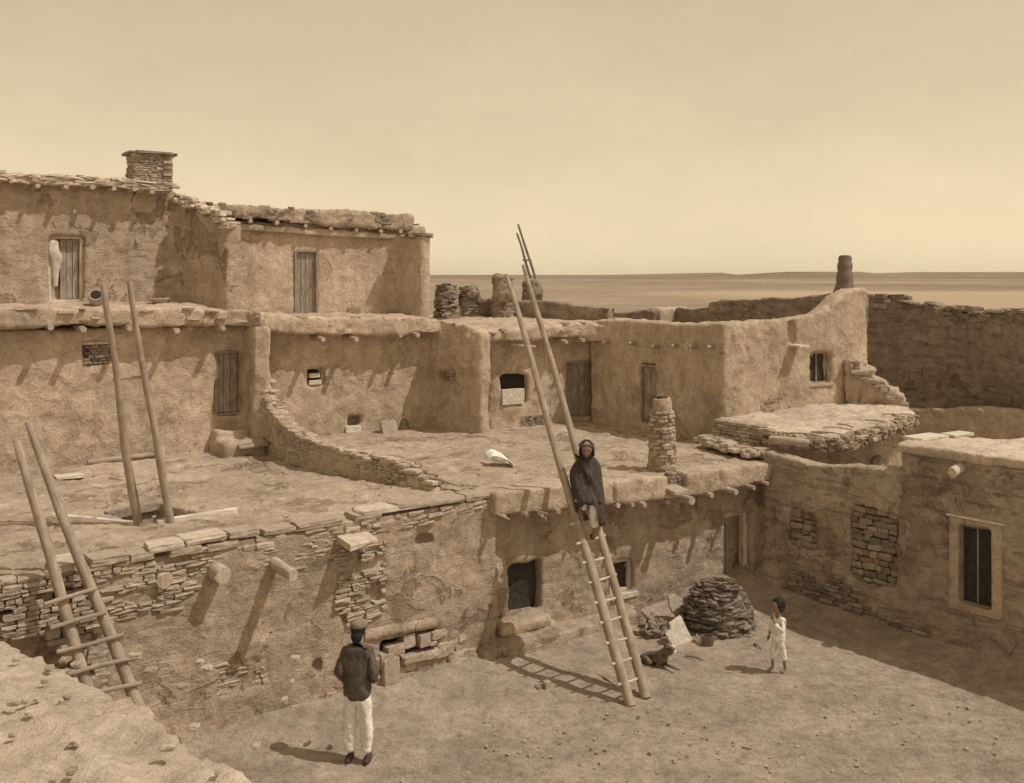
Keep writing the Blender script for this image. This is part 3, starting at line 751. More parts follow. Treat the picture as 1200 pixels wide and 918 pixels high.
    MB().tube(arc, .04, 8, .2).build('oven_arch', 'adobe', SH, True)
    # steps up to the left door
    mb = MB(); o = SL.op(255, 487, 300, 505, .3)
    mb.wbox(SL, o[0]-.05, o[1]+.1, T1-.1, T1+.46, -.1, .42)
    a0 = SL.hit(258, 530, .7)[0]; mb.wbox(SL, a0, a0+.85, T1-.1, T1+.27, .1, 1.0)
    body('steps', mb, [], 'adobe', SH, .045, 1.4, 3)
    a, z = SL.hit(292, 531, .8)
    MB().rock(SL.pt(a, T1+.22, .92), Vector((SL.u.x, SL.u.y, 0))*.30, Vector((SL.n.x, SL.n.y, 0))*.2, Vector((0, 0, .045)), .1, .06).build('step_slab', 'stone', SH)
second()

# low wall on the roof behind, chimneys, far ladder
ROOF = 4.88
lw = thing('low_wall', 'low shaded adobe parapet standing behind the chimneys on the middle roof', 'wall', W(630, 372, 26.5))
mb = MB(); p = W(541, 0, 27.4); q = W(640, 0, 26.6); r = W(716, 0, 25.2)
wallseg(mb, [p, q, r], .32, [EYE-25*27.4/F, EYE-27*26.6/F, EYE-35*25.2/F], 4.5)
body('parapet', mb, [], 'adobe_dark', lw, .06, 1.5, 2)  # darker adobe colour carries this wall's shade
def chim(label, px, ytop, d, r0, r1, z0, m='stone', group=None):
    c = W(px, ytop, d); t = thing('chimney', label, 'chimney', (c.x, c.y, z0), group)
    mb = MB(); sx = random.uniform(-.06, .06)
    mb.tube([(c.x+sx*math.sin(i), c.y, lerp(z0-.1, c.z, i/7)) for i in range(8)], [lerp(r0*1.12, r1, (i/7)**.7) for i in range(8)], 16, .25)
    o = body('stack', mb, [], 'adobe_dark', t, .04, 2.6, 1)
    st = MB(); z = z0
    while z < c.z-.02:
        r = lerp(r0*1.08, r1, ((z-z0)/(c.z-z0))**.7)
        for i in range(10):
            an = random.random()*6.3
            st.rock((c.x+math.cos(an)*r*.86, c.y+math.sin(an)*r*.86, z+random.uniform(-.03, .03)), Vector((-math.sin(an), math.cos(an), 0))*random.uniform(.05, .13), Vector((math.cos(an), math.sin(an), 0))*.06, Vector((0, 0, random.uniform(.02, .04))), .3, .15)
        z += .08
    st.build('stones', m, o)
    MB().tube([(c.x, c.y, c.z-.06), (c.x, c.y, c.z-.01)], [r1*.5]*2, 12).build('flue_shade', 'void', o); return t  # flue is a black disc on a solid stack, shade as colour
chim('broad stubby stone chimney right beside the sunlit end of the upper party wall', 523, 332, 26.5, .34, .25, 4.8, 'stone_dark', 'stubby chimneys on the middle roof')
chim('shorter stone chimney leaning beside the broad one on the middle roof', 549, 335, 27.2, .33, .22, 4.8, 'stone_dark', 'stubby chimneys on the middle roof')
chim('dark chimney seen just left of the long ladder tip', 590, 325, 26.6, .32, .24, 4.8, 'stone_dark', 'stubby chimneys on the middle roof')
chim('small dark chimney seen between the long ladder and the thin far ladder', 623, 329, 28.5, .30, .20, 4.8, 'stone_dark', 'stubby chimneys on the middle roof')

# ================================================================ TOP STOREY, LEFT
UH = thing('adobe_house', 'topmost house with an open plank door and a square stone chimney', 'house', (-9, 20, 5.4))
def upper():
    mb = MB(); z0 = 5.2
    mb.prism([UW.p, UW.q, (-9.2, 25), (-15.5, 20)], z0, 7.95)
    D = UW.op(59, 277, 99, 353)
    # projecting party wall, stepped top
    a = Vector((-7.45, 21.85)); b = Vector((-5.98, 21.05))
    ztop = [7.85, 7.62, 7.50, 7.22, 7.15]; n = len(ztop)
    for i in range(n-1):
        p = a.lerp(b, i/(n-1)); q = a.lerp(b, (i+1)/(n-1)); d = (b-a).normalized(); nn = Vector((-d.y, d.x))*.18
        mb.prism([p-nn-d*.03, q-nn+d*.03, q+nn+d*.03, p+nn-d*.03], 5.0, [ztop[i], ztop[i+1], ztop[i+1], ztop[i]])
    body('wall', mb, [cut(UW, D, .30)], 'adobe_old', UH, .055, 1.1)
    # roof of layered earth and stone
    E = Wl(V2(UW.p)+UW.n*.28, V2(UW.q)+UW.n*.28+UW.u*.25)
    rb = MB(); P = []
    for x, yt, yb in ((-10, 200, 211), (52, 204, 215), (100, 206, 217), (150, 210, 220), (190, 214, 222), (209, 216, 223)):
        s, zt = E.hit(x, yt); _, zb = E.hit(x, yb); P.append((s, zt, zb))
    for (s0, t0, b0), (s1, t1, b1) in zip(P[:-1], P[1:]):
        rb.hexa([E.pt(s0, b0, 0), E.pt(s1+.01, b1, 0), E.pt(s1+.01, b1, -4), E.pt(s0, b0, -4), E.pt(s0, t0, 0), E.pt(s1+.01, t1, 0), E.pt(s1+.01, t1-.05, -4), E.pt(s0, t0-.05, -4)])
    body('roof', rb, [], 'earth_roof', UH, .05, 1.2, 1)
    rs = MB()
    for (s0, t0, b0), (s1, t1, b1) in zip(P[:-1], P[1:]):
        U = Vector((E.u.x, E.u.y, 0)); N = Vector((E.n.x, E.n.y, 0))
        for k in range(int((s1-s0)/.055)):
            t = random.random(); s = lerp(s0, s1, t); z = lerp(lerp(b0, b1, t), lerp(t0, t1, t), random.random())
            rs.rock(E.pt(s, z, -.03+random.uniform(-.04, .03)), U*random.uniform(.08, .22)+Vector((0, 0, random.uniform(-.03, .03))), N*.08, Vector((0, 0, random.uniform(.012, .028))), .12, .12)
    # stones tumbling down the party wall
    for k in range(70):
        t = random.random(); c = a.lerp(b, t); z = lerp(7.80, 7.15, t)+random.uniform(-.12, .10)
        rs.rock((c.x+random.uniform(-.12, .12), c.y+random.uniform(-.2, .05), z), Vector((.8, -.5, 0))*random.uniform(.06, .16), Vector((.5, .8, 0))*.1, Vector((0, 0, random.uniform(.02, .05))), .15, .12)
    rs.build('roof_stones', 'stone_light', UH)
    for (x, y) in ((78, 219), (109, 219), (134, 221), (158, 222), (179, 225), (45, 218)): viga(UW, x, y, .42, .05, UH)
    for x, y in ((88, 248), (162, 283)): viga(UW, x, y, .06, .045, UH, .1, 'log', 0, 'peg')
    # chimney
    c = W(175, 180, 21.4)
    cm = MB(); hs = .375
    ca = [Vector((math.cos(TH+math.pi*(.25+.5*k)), math.sin(TH+math.pi*(.25+.5*k)), 0))*hs*1.414+Vector((c.x, c.y, 0)) for k in range(4)]
    for k in range(4):
        wv = Wl(ca[k], ca[(k+1) % 4]); stones(cm, wv, .0, wv.L, 7.85, c.z-.05, (.035, .075), (.08, .28), .01, .10, None, .025)
    ch = cm.build('chimney', 'stone', UH)
    MB().prism([lerp(Vector((c.x, c.y, 0)), q, .86)[:2] for q in ca], 7.8, c.z-.09).build('chimney_core', 'adobe_old', ch)
    for k in range(4):
        p_ = ca[k].lerp(ca[(k+1) % 4], .5); d_ = (ca[(k+1) % 4]-ca[k]).normalized()
        MB().rock((p_.x, p_.y, c.z-.03), d_*.37, Vector((-d_.y, d_.x, 0))*.13, Vector((0, 0, .028)), .1, .05, 4).build('cap_slab', 'stone_dark', ch)
    # door: leaf standing ajar at the right, light jamb boards
    d = door(UW, D, UH, .20, .05, 3, 'plank', 'plank_light', (.33, 1.0))
upper()
# cloth bundle hanging in that doorway
def bundle():
    a, z = UW.hit(65, 291); prof = [(336, 0, .05), (326, 0, .08), (316, 0, .095), (309, 0, .12), (302, 0, .155), (295, 0, .15), (289, 0, .12), (283, 0, .11), (279, 0, .05)]
    pts = []; rs = []
    for y, r, r2 in prof:
        aa, zz = UW.hit(64+(3 if y > 300 else 0), y); pts.append(UW.pt(aa, zz, -.16)); rs.append(r2*.9)
    pp = []; rr = []
    for i in range(len(pts)-1):
        for k in range(3): pp.append(pts[i].lerp(pts[i+1], k/3)); rr.append(lerp(rs[i], rs[i+1], k/3))
    o = MB().tube(pp, rr, 24, .28).build('hanging_cloth', 'cloth_grey', None, True)
    tag(o, 'bunched pale cloth hanging inside the left jamb of the topmost open doorway', 'cloth')
bundle()

# ================================================================ TOP STOREY, MIDDLE
MH = thing('adobe_house', 'pale upper room with a tall closed plank door and heavy masonry parapet', 'house', (-4, 24, 5.05))
def middle():
    mb = MB()
    mb.prism([MW.p-Vector((.4, .2)), MW.q+Vector((.5, .35)), (-3.4, 28.2), (-8.6, 25.4)], 4.6, 7.35)
    # right party wall
    wallseg(mb, [(-3.15, 25.45), (-2.18, 24.78)], .36, [7.12, 7.08], 4.6)
    D = MW.op(346, 294, 372, 371)
    body('wall', mb, [cut(MW, D, .12)], 'adobe', MH, .055, .7)
    bm_ = MB(); E = Wl(V2(MW.p)+MW.n*.09, V2(MW.q)+MW.n*.09+MW.u*.1)
    P = [E.hit(x, yt)+(E.hit(x, yb)[1],) for x, yt, yb in ((279, 262, 270), (340, 266, 274), (400, 270, 278), (478, 275, 281))]
    for (s0, t0, b0), (s1, t1, b1) in zip(P[:-1], P[1:]):
        bm_.hexa([E.pt(s0, b0, 0), E.pt(s1+.01, b1, 0), E.pt(s1+.01, b1, -.3), E.pt(s0, b0, -.3), E.pt(s0, t0, 0), E.pt(s1+.01, t1, 0), E.pt(s1+.01, t1, -.3), E.pt(s0, t0, -.3)])
    body('wall_beam', bm_, [], 'adobe', MH, .035, .5, 2)
    rb = MB(); E = Wl(V2(MW.p)+MW.n*.17-MW.u*.6, V2(MW.q)+MW.n*.17+MW.u*.1)
    P = [E.hit(x, yt)+(E.hit(x, yb)[1],) for x, yt, yb in ((244, 237, 251), (265, 239, 253), (310, 241, 257), (360, 245, 262), (420, 249, 266), (484, 252, 272))]
    for (s0, t0, b0), (s1, t1, b1) in zip(P[:-1], P[1:]):
        rb.hexa([E.pt(s0, b0, 0), E.pt(s1+.01, b1, 0), E.pt(s1+.01, b1, -3), E.pt(s0, b0, -3), E.pt(s0, t0, 0), E.pt(s1+.01, t1, 0), E.pt(s1+.01, t1-.1, -3), E.pt(s0, t0-.1, -3)])
    body('roof', rb, [], 'adobe_old', MH, .045, 1.8, 1)
    rs = MB(); U = Vector((E.u.x, E.u.y, 0)); N = Vector((E.n.x, E.n.y, 0))
    for (s0, t0, b0), (s1, t1, b1) in zip(P[:-1], P[1:]):
        for k in range(int((s1-s0)/.05)):
            t = random.random(); s = lerp(s0, s1, t); z = lerp(lerp(b0, b1, t), lerp(t0, t1, t), random.random())
            if noise.noise(Vector((s*1.5, z*4, 3))) > -.05:
                rs.rock(E.pt(min(s, P[-1][0]-.12), z, -.06+random.uniform(-.02, .015)), U*random.uniform(.05, .13), N*.07, Vector((0, 0, random.uniform(.015, .045))), .14, .1)
    for k in range(26):
        rs.rock((-2.35+random.uniform(-.25, .2), 24.92+random.uniform(-.2, .15), 7.05+random.uniform(-.03, .05)), Vector((.12, .05, 0)), Vector((-.05, .1, 0)), Vector((0, 0, .025)), .15, .12)
    rs.build('roof_stones', 'stone_dark', MH)
    for (x, y) in ((294, 259), (325, 261), (359, 265), (388, 268), (418, 270), (447, 271), (470, 271)): viga(MW, x, y, .20, .055, MH)
    MB().tube([W(478, 264, 25.6), W(491, 263, 25.2)], .02, 7).build('roof_stick', 'pole_dark', MH)
    door(MW, D, MH, .07, .035, 4, 'plank', 'plank')
    o = MW.op(408, 361, 422, 373); MB().wbox(MW, *o, -.1, .01).build('floor_niche_shade', 'stone_dark', MH)  # solid dark block; the niche's shade is put into its colour
middle()

# ================================================================ RIGHT HOUSE
RH = thing('adobe_house', 'tall house with one shaded side, one sunlit side and a stacked pot chimney', 'house', (5, 22, 2.5))
def right_house():
    mb = MB(); z0 = 2.3
    th = .42
    def seg(w, a0, a1, zt0, zt1, zb=z0, t=th): 
        mb.hexa([w.pt(a0, zb, 0), w.pt(a1, zb, 0), w.pt(a1, zb, -t), w.pt(a0, zb, -t), w.pt(a0, zt0, 0), w.pt(a1, zt1, 0), w.pt(a1, zt1, -t), w.pt(a0, zt0, -t)])
    def z(w, x, y): return w.hit(x, y)
    A = [z(RD, x, y) for x, y in ((697, 376), (720, 374), (760, 376), (800, 380), (849, 379))]
    A[0] = (-.2, A[0][1]); A[-1] = (RD.L, A[-1][1])
    for p, q in zip(A[:-1], A[1:]): seg(RD, p[0], q[0]+.01, p[1], q[1])
    A = [z(RL, x, y) for x, y in ((849, 379), (880, 377), (915, 374), (930, 372), (955, 367), (972, 360), (980, 350), (988, 343), (1003, 338), (1020, 338))]
    A[0] = (.0, A[0][1]); A[-1] = (RL.L, A[-1][1])
    for p, q in zip(A[:-1], A[1:]): seg(RL, p[0], q[0]+.01, p[1], q[1])
    # back walls, seen over the front parapet
    B = Wl((5.30, 26.6), (8.15, 23.0)); BB = B
    bk = MB(); bk.hexa([B.pt(0, 4, .0), B.pt(B.L, 4, .0), B.pt(B.L, 4, -.4), B.pt(0, 4, -.4), B.pt(0, EYE-.66, 0), B.pt(B.L, EYE-.40, 0), B.pt(B.L, EYE-.40, -.4), B.pt(0, EYE-.66, -.4)])
    body('back_parapet', bk, [], 'adobe_dark', RH, .05, 1.6, 2)  # darker adobe than the house; shade of the inner face put into colour
    # roof inside and mass below
    mb.prism([(2.3, 24), (4.6, 21), (8.0, 23.1), (5.6, 26.4)], 2.3, 4.55)
    Wn = RL.op(950, 413, 975, 450); D = RD.op(748, 428, 767, 497)
    Dr = RL.op(925, 376, 934, 404)
    cuts = [cut(RL, Wn, .22), cut(RD, D, .22), cut(RL, Dr, .16)]
    # round off the corner
    body('wall', mb, cuts, 'adobe', RH, .055, 1.1, 5)
    st = MB(); 
    stones(st, B, .1, B.L-.2, 4.8, EYE-.80, (.06, .12), (.12, .3), -.02, .06, lambda a, z: random.random() < .6, .03)
    U = Vector((RL.u.x, RL.u.y, 0)); N = Vector((RL.n.x, RL.n.y, 0))
    o = RL.op(893, 464, 940, 487); stones(st, RL, *o, (.06, .1), (.08, .2), -.02, .06, lambda a, z: noise.noise(Vector((a*3, z*3, 1))) > -.1, .02)
    st.build('exposed_stonework', 'stone_dark', RH)
    wn = window(RL, Wn, RH, .16, .035, (1, 0), 'glass', 'plank'); o = Wn
    MB().wbox(RL, o[0]-.05, o[1]+.05, o[2]-.05, o[2]+.004, -.15, .03).build('sill', 'adobe', wn)
    door(RD, D, RH, .14, .04, 2, 'plank', 'plank')
    # waterspout
    a, zz = RL.hit(930, 404); MB().wbox(RL, a-.13, a+.17, zz-.04, zz, -.15, .30).build('waterspout', 'stone_pale', RH)
    for (x, y) in ((706, 402), (736, 403), (763, 407), (786, 406), (807, 407), (828, 407)):
        viga(RD, x, y, .22, .045, RH, .2, 'pole', 0, 'viga')
    # corner chimney of stacked pots
    c = W(990, 300, 23.6); pts = []; rs = []
    prof = [(343, .27), (338, .23), (333, .20), (332, .19), (327, .20), (320, .185), (319, .165), (313, .18), (309, .17), (308, .15), (303, .155), (300, .13)]
    for y, r in prof: pts.append(W(990, y, 23.6)); rs.append(r)
    ch = MB().tube(pts, rs, 16, .12).build('chimney', 'pot', RH, True)
    MB().tube([W(990, 300.2, 23.6), W(990, 299.4, 23.6)], .10, 12).build('flue_shade', 'void', ch)  # black disc for the shade inside the pot
right_house()
bt = MB()
# stepped buttress beside it (part of the lower platform house)
PH = thing('adobe_house', 'low room with ragged brush roof before the tall sunlit house wall', 'house', (6, 19, 0))
def platform():
    a = W(838, 489, 20.25); b = W(890, 503, 19.3); c = W(935, 513, 18.75); d = W(985, 514, 18.6); e = W(1035, 500, 19.2); f = W(1073, 486, 20.4); g = W(1062, 473, 22.4); h = W(1000, 467, 23.0); i = W(848, 486, 20.9)
    P = [a, b, c, d, e, f, g, h, i]; mb = MB()
    mb.prism([(p.x, p.y) for p in P], [p.z-.22 for p in P], [p.z for p in P])
    body('roof', mb, [], 'earth_roof', PH, .055, 1.6, 2)
    mb = MB()   # walls under the roof
    in_ = lambda p, k: (p.x+(6.5-p.x)*k, p.y+(20.8-p.y)*k)
    poly = [(4.35, 20.2), in_(b, .05), in_(b, .12), (5.6, 19.75), (7.0, 19.95), in_(f, .10), (9.0, 22.6), (8.2, 23.0), (4.5, 20.7)]
    mb.prism(poly, -.2, 2.95)
    body('wall', mb, [], 'adobe', PH, .06, 1.2)
    # dry stone front towards the terrace
    Fw = Wl((a.x-.03, a.y-.02), (b.x, b.y)); st = MB()
    stones(st, Fw, 0, Fw.L, T1-.05, 3.08, (.05, .09), (.12, .34), .0, .12, None, .06)
    F2 = Wl((b.x, b.y), (c.x, c.y)); stones(st, F2, 0, F2.L*.5, 2.7, 2.98, (.05, .08), (.12, .3), -.06, .1, None, .05)
    for k in range(70):
        t = random.random(); q = a.lerp(b, t)
        st.rock(q+Vector((random.uniform(-.4, .1), random.uniform(-.5, .1), -.42+random.uniform(-.05, .06))), Vector((.1, .05, 0))*random.uniform(.5, 1.3), Vector((-.05, .1, 0)), Vector((0, 0, .04)), .25, .12)
    st.build('stone_front', 'stone', PH)
    lg = MB().tube([W(903, 516, 18.8), W(925, 517, 18.5), W(948, 520, 18.4)], [.085, .08, .07], 10, .2).build('roof_beam', 'log', PH, True)
    # ragged brush fringe
    fr = MB(); ring = [b, c, d, e, f]
    for k in range(1700):
        t = random.random()*(len(ring)-1); j = int(t); q = ring[j].lerp(ring[j+1], t-j)
        dirv = (ring[j+1]-ring[j]).normalized(); o = Vector((dirv.y, -dirv.x, 0))
        clump = .5+.5*noise.noise(Vector((q.x*3, q.y*3, 0)))
        p0 = q+o*random.uniform(-.22, .06)+Vector((0, 0, random.uniform(-.22, .04)))
        L = random.uniform(.06, .19)*(.4+clump)
        p1 = p0+o*random.uniform(.0, .12)+dirv*random.uniform(-.12, .12)+Vector((0, 0, -L*random.uniform(.2, 1.0)))
        wv = dirv*random.uniform(.006, .014)
        fr.add([p0-wv, p0+wv, p1+wv*.3, p1-wv*.3, p0+o*.012, p1+o*.006], [(0, 1, 2, 3), (0, 3, 5, 4), (4, 5, 2, 1)])
    fr.build('brush_fringe', 'straw', PH)
    cl = MB()
    for k in range(330):
        t = random.random()*(len(ring)-1); j = int(t); q = ring[j].lerp(ring[j+1], t-j); dirv = (ring[j+1]-ring[j]).normalized(); o = Vector((dirv.y, -dirv.x, 0))
        cl.rock(q+o*random.uniform(-.16, .05)+Vector((0, 0, random.uniform(-.22, .0))), dirv*random.uniform(.03, .11), o*random.uniform(.04, .09), Vector((0, 0, random.uniform(.02, .06))), .4, .25)
    cl.build('crest_stones', 'adobe_old', PH)
    # branches lying across the roof edge
    for k in range(14):
        t = random.uniform(.2, .9)*(len(ring)-1); j = int(t); q = ring[j].lerp(ring[j+1], t-j); dirv = Vector((.83, .56, 0))
        p0 = q+Vector((-.25, .35, .03))+Vector((random.uniform(-.3, .3), random.uniform(0, .4), 0)); p1 = p0+Vector((random.uniform(.2, .5), random.uniform(-.5, -.2), -.02))
        MB().tube([p0, (p0+p1)/2+Vector((0, 0, .02)), p1], random.uniform(.010, .02), 6).build('roof_stick', 'pole_dark', PH)
    # stepped buttress of courses at the corner
    B = Wl((W(990, 460, 22.35).x, 22.35), (W(1058, 470, 21.9).x, 21.9)); mb = MB()
    steps = [(0, .35, 430), (.33, .62, 440), (.60, .9, 452), (.88, 1.10, 462), (1.08, B.L+.02, 470)]
    for (s0, s1, yt) in steps:
        _, zt = B.hit(990+s0/B.L*68, yt-8); 
        mb.wbox(B, s0, s1, 2.7, EYE-(yt-HY-6)*22/F, -.7, 0)
    body('buttress', mb, [], 'adobe_old', PH, .045, 3.2, 5, ang=math.atan2(B.u.y, B.u.x))
    bs = MB()
    for k in range(60):
        t_ = random.random(); s_ = t_*B.L; zt = EYE-(lerp(424, 472, t_)-HY-2)*22/F
        bs.rock(B.pt(s_, zt+random.uniform(-.14, .0), random.uniform(-.3, .02)), Vector((B.u.x, B.u.y, 0))*random.uniform(.05, .13), Vector((B.n.x, B.n.y, 0))*.08, Vector((0, 0, random.uniform(.02, .05))), .25, .14)
    bs.build('crest_stones', 'stone', PH)
    # arched oven mouth low on the wall and hanging cloth of roots
    av = Wl((5.6, 19.75), (7.0, 19.95)); s, z = av.hit(1028, 538); 
    o = MB(); pts = [av.pt(s+.17*math.cos(t), z-.08+.17*math.sin(t), .12) for t in [math.pi*i/10 for i in range(11)]]
    vs = pts+[p-Vector((av.n.x, av.n.y, 0))*.1 for p in pts]; n = len(pts)
    o.add(vs, [tuple(range(n)), tuple(range(n, 2*n))[::-1]]+[(i, (i+1) % n, (i+1) % n+n, i+n) for i in range(n)]); o.build('oven_mouth_shade', 'stone_dark', PH)  # solid dark plate; shade of the arched hollow is its colour
platform()

# ================================================================ NEAR RIGHT HOUSE
NH = thing('adobe_house', 'shaded right house with two stone filled openings and a pale flat roof', 'house', (7, 16, 0))
def near_right():
    mb = MB(); th = .34
    A = [NW.hit(x, y) for x, y in ((915, 531), (930, 537), (945, 542), (960, 546), (1000, 546), (1053, 549))]
    A[0] = (-.1, A[0][1]+.0)
    for p, q in zip(A[:-1], A[1:]):
        mb.hexa([NW.pt(p[0], -.3, 0), NW.pt(q[0]+.01, -.3, 0), NW.pt(q[0]+.01, -.3, -th), NW.pt(p[0], -.3, -th), NW.pt(p[0], p[1], 0), NW.pt(q[0]+.01, q[1], 0), NW.pt(q[0]+.01, q[1], -th), NW.pt(p[0], p[1], -th)])
    s = A[-1][0]; zt = NW.hit(1060, 520)[1]-.12
    e = NW.L
    mb.prism([NW.pt(s, 0)[:2], NW.pt(e, 0)[:2], NW.pt(e, 0, -3.4)[:2], NW.pt(s, 0, -1.9)[:2]], -.3, zt)
    # wall end buttress merging with the front house
    mb.wbox(NW, -.25, .35, -.3, .5, -.3, .12)
    W1 = NW.op(925, 597, 957, 642); W2 = NW.op(997, 597, 1050, 684); W3 = NW.op(1121, 619, 1165, 712)
    cuts = [cut(NW, W1, .12), cut(NW, W2, .13), cut(NW, W3, .16)]
    body('wall', mb, cuts, 'adobe_brick', NH, .05, 1.35, 3, ang=math.atan2(NW.u.y, NW.u.x))
    for o in (W1, W2):
        MB().wbox(NW, o[0]-.02, o[1]+.02, o[2]-.02, o[3]+.02, -.2, -.115).build('infill_backing', 'void', NH)  # near-black sheet; shade between the stones is put into its colour
        st = MB(); infill(st, NW, o); st.build('stone_infill', 'stone_dark', NH)
    st = MB()
    def msk(a, z):
        base = .42+.25*noise.noise(Vector((a*1.2, 0, 7)))
        lim = .95 if a < 1.9 else .45
        return z < lim*(.7+.5*noise.noise(Vector((a*2, z*2, 7)))) 
    stones(st, NW, .3, 3.2, .02, 1.05, (.05, .09), (.10, .34), .012, .08, msk, .035)
    st.build('footing_stones', 'stone_dark', NH)
    # window with heavy whitewashed frame
    o = NW.op(1113, 610, 1175, 720); s0, s1, z0, z1 = o; fw = .17
    f = MB(); f.wbox(NW, s0, s0+fw*.9, z0, z1, -.2, .035); f.wbox(NW, s1-fw, s1, z0, z1, -.2, .035); f.wbox(NW, s0+fw*.9, s1-fw, z1-fw*.55, z1, -.2, .033); f.wbox(NW, s0+fw*.9, s1-fw, z0, z0+fw*.7, -.2, .033)
    wn = window(NW, (s0+fw*.9, s1-fw, z0+fw*.7, z1-fw*.55), NH, .10, .025, (1, 0), 'glass', 'pole_dark')
    body('surround', f, [], 'adobe', wn, .03, .25, 1, ang=math.atan2(NW.u.y, NW.u.x))
    MB().wbox(NW, s0-.04, s1+.04, z1+.004, z1+.035, -.1, .05).build('lintel', 'plank_light', wn)
    # flat roof
    rf = MB(); p0 = W(1058, 517, 16.75); p1 = NW.pt(s-.05, 0, .03); 
    q = [NW.pt(s-.02, 0, .05), NW.pt(e, 0, .05), NW.pt(e, 0, -3.6), NW.pt(s-.02, 0, -1.2), ]
    zz = [NW.hit(1062, 522)[1], 3.24, 3.27, 3.22]
    rf.prism([p[:2] for p in q], [z-.13 for z in zz], zz)
    body('roof', rf, [], 'earth_roof', NH, .04, 1.2, 1, ang=math.atan2(NW.u.y, NW.u.x))
    for (x, y, d, sx, sy) in ((1085, 513, 16.9, .40, .20), (1122, 506, 17.2, .30, .15)):
        c = W(x, y, d); c.z = 3.25
        MB().rock(c, Vector((.8, .5, 0))*sx, Vector((-.5, .8, 0))*sy, Vector((0, 0, .022)), .05, .04, 4).build('roof_slab', 'stone_pale', NH)
    viga(NW, 1116, 550, .26, .085, NH, .2, 'stone_light', -.06, 'beam_end')
near_right()

# ================================================================ FAR WALLS
def wallthing(label, pts, zt, zb, th, m, name='adobe_wall', cat='wall', amp=2.0):
    t = thing(name, label, cat, (pts[0][0], pts[0][1], zb)); mb = MB(); wallseg(mb, pts, th, zt, zb)
    d = V2(pts[1])-V2(pts[0])
    body('wall', mb, [], m, t, .07, amp, 2, ang=math.atan2(d.y, d.x)); return t
t = wallthing('big shaded windowless wall filling the far right behind the sunlit house', [(W(1012, 0, 29.8).x, 29.8), (W(1060, 0, 29).x, 29), (W(1115, 0, 27.7).x, 27.7), (W(1141, 0, 27).x, 27), (14.6, 24.4)],
          [EYE-26*29.8/F, EYE-27*29/F, EYE-37*27.7/F, EYE-42*27/F, EYE-44*24.4/F], -.2, .6, 'adobe_dark')  # shade on this wall is put into the darker adobe
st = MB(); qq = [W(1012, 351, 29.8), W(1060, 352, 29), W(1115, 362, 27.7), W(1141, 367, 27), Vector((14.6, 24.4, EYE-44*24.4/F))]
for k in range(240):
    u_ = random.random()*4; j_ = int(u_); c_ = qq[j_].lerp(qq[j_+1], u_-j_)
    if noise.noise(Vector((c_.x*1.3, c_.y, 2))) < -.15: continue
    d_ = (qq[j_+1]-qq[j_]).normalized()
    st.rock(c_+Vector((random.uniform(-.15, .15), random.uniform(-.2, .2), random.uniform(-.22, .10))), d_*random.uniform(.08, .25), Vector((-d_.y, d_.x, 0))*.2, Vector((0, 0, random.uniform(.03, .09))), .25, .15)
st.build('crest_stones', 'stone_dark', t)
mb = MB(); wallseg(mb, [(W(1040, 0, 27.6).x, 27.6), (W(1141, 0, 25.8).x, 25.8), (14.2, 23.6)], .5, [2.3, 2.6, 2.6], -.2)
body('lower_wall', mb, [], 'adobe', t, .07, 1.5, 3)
wallthing('low shaded parapet between the middle roof wall and the pale wall stub behind', [(W(722, 0, 30.5).x, 30.5), (W(768, 0, 29.5).x, 29.5)], [EYE-41*30.5/F, EYE-39*29.5/F], 3.5, .4, 'adobe_dark', amp=1.6)  # shaded face given the darker adobe colour
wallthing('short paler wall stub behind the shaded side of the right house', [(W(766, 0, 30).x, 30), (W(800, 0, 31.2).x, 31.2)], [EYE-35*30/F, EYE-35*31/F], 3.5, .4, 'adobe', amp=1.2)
wallthing('shaded wall stub just left of the high back parapet of the right house', [(W(798, 0, 30.6).x, 30.6), (W(856, 0, 28.8).x, 28.8)], [EYE-36*30.6/F, EYE-33*28.8/F], 3.5, .4, 'adobe_dark', amp=1.6)  # darker adobe again, shade put into the colour

# near roof corner, bottom left
t = thing('adobe_house', 'sunlit rounded roof corner of the nearest house at the bottom left', 'house', (-3, 4, 0))
mb = MB(); mb.prism([(-7, 9.3), (-3.42, 6.48), (-2.4, 5.70), (-1.74, 5.12), (-.98, 4.42), (-.7, 3.6), (-7, 3.2)], -.2, [3.62, 3.64, 3.66, 3.66, 3.64, 3.62, 3.6])
body('wall', mb, [], 'earth_roof', t, .05, 1.6, 4)
st = MB()
for k in range(60):
    st.rock((random.uniform(-4, -1.2), random.uniform(3.9, 6.0), 3.69), Vector((1, .1, 0))*random.uniform(.01, .035), Vector((0, 1, 0))*random.uniform(.01, .03), Vector((0, 0, .012)), .3, .2)
st.build('roof_pebbles', 'stone', t)

# ================================================================ LADDERS
def pole(p0, p1, r0, r1, parent, name='rail', m='pole', bend=.03, seed=0, sides=12):
    N = 22; pts = []; rs = []; s = random.random()*50
    for i in range(N):
        t = i/(N-1); p = p0.lerp(p1, t)
        p += Vector((noise.noise(Vector((t*2.2, s, 0))), noise.noise(Vector((t*2.2, s+9, 0))), 0))*bend
        pts.append(p); rs.append(lerp(r0, r1, t)*(1+.16*noise.noise(Vector((t*11, s, 4)))))
    rs[-1] *= .85
    o = MB().tube(pts, rs, sides, .16, True, s).build(name, m, parent, True); o['_'] = 0; del o['_']
    return pts
def at(p0, p1, y):     # point on the 3-D segment whose image row is y
    # row(t) monotone: solve EYE - z = (y-HY) d / F
    d = p1-p0; k = (y-HY)/F
    t = (EYE-p0.z-k*p0.y)/(d.z+k*d.y); return p0.lerp(p1, t)
def line2(foot, contact, ytop):
    return foot, at(foot, contact, ytop)
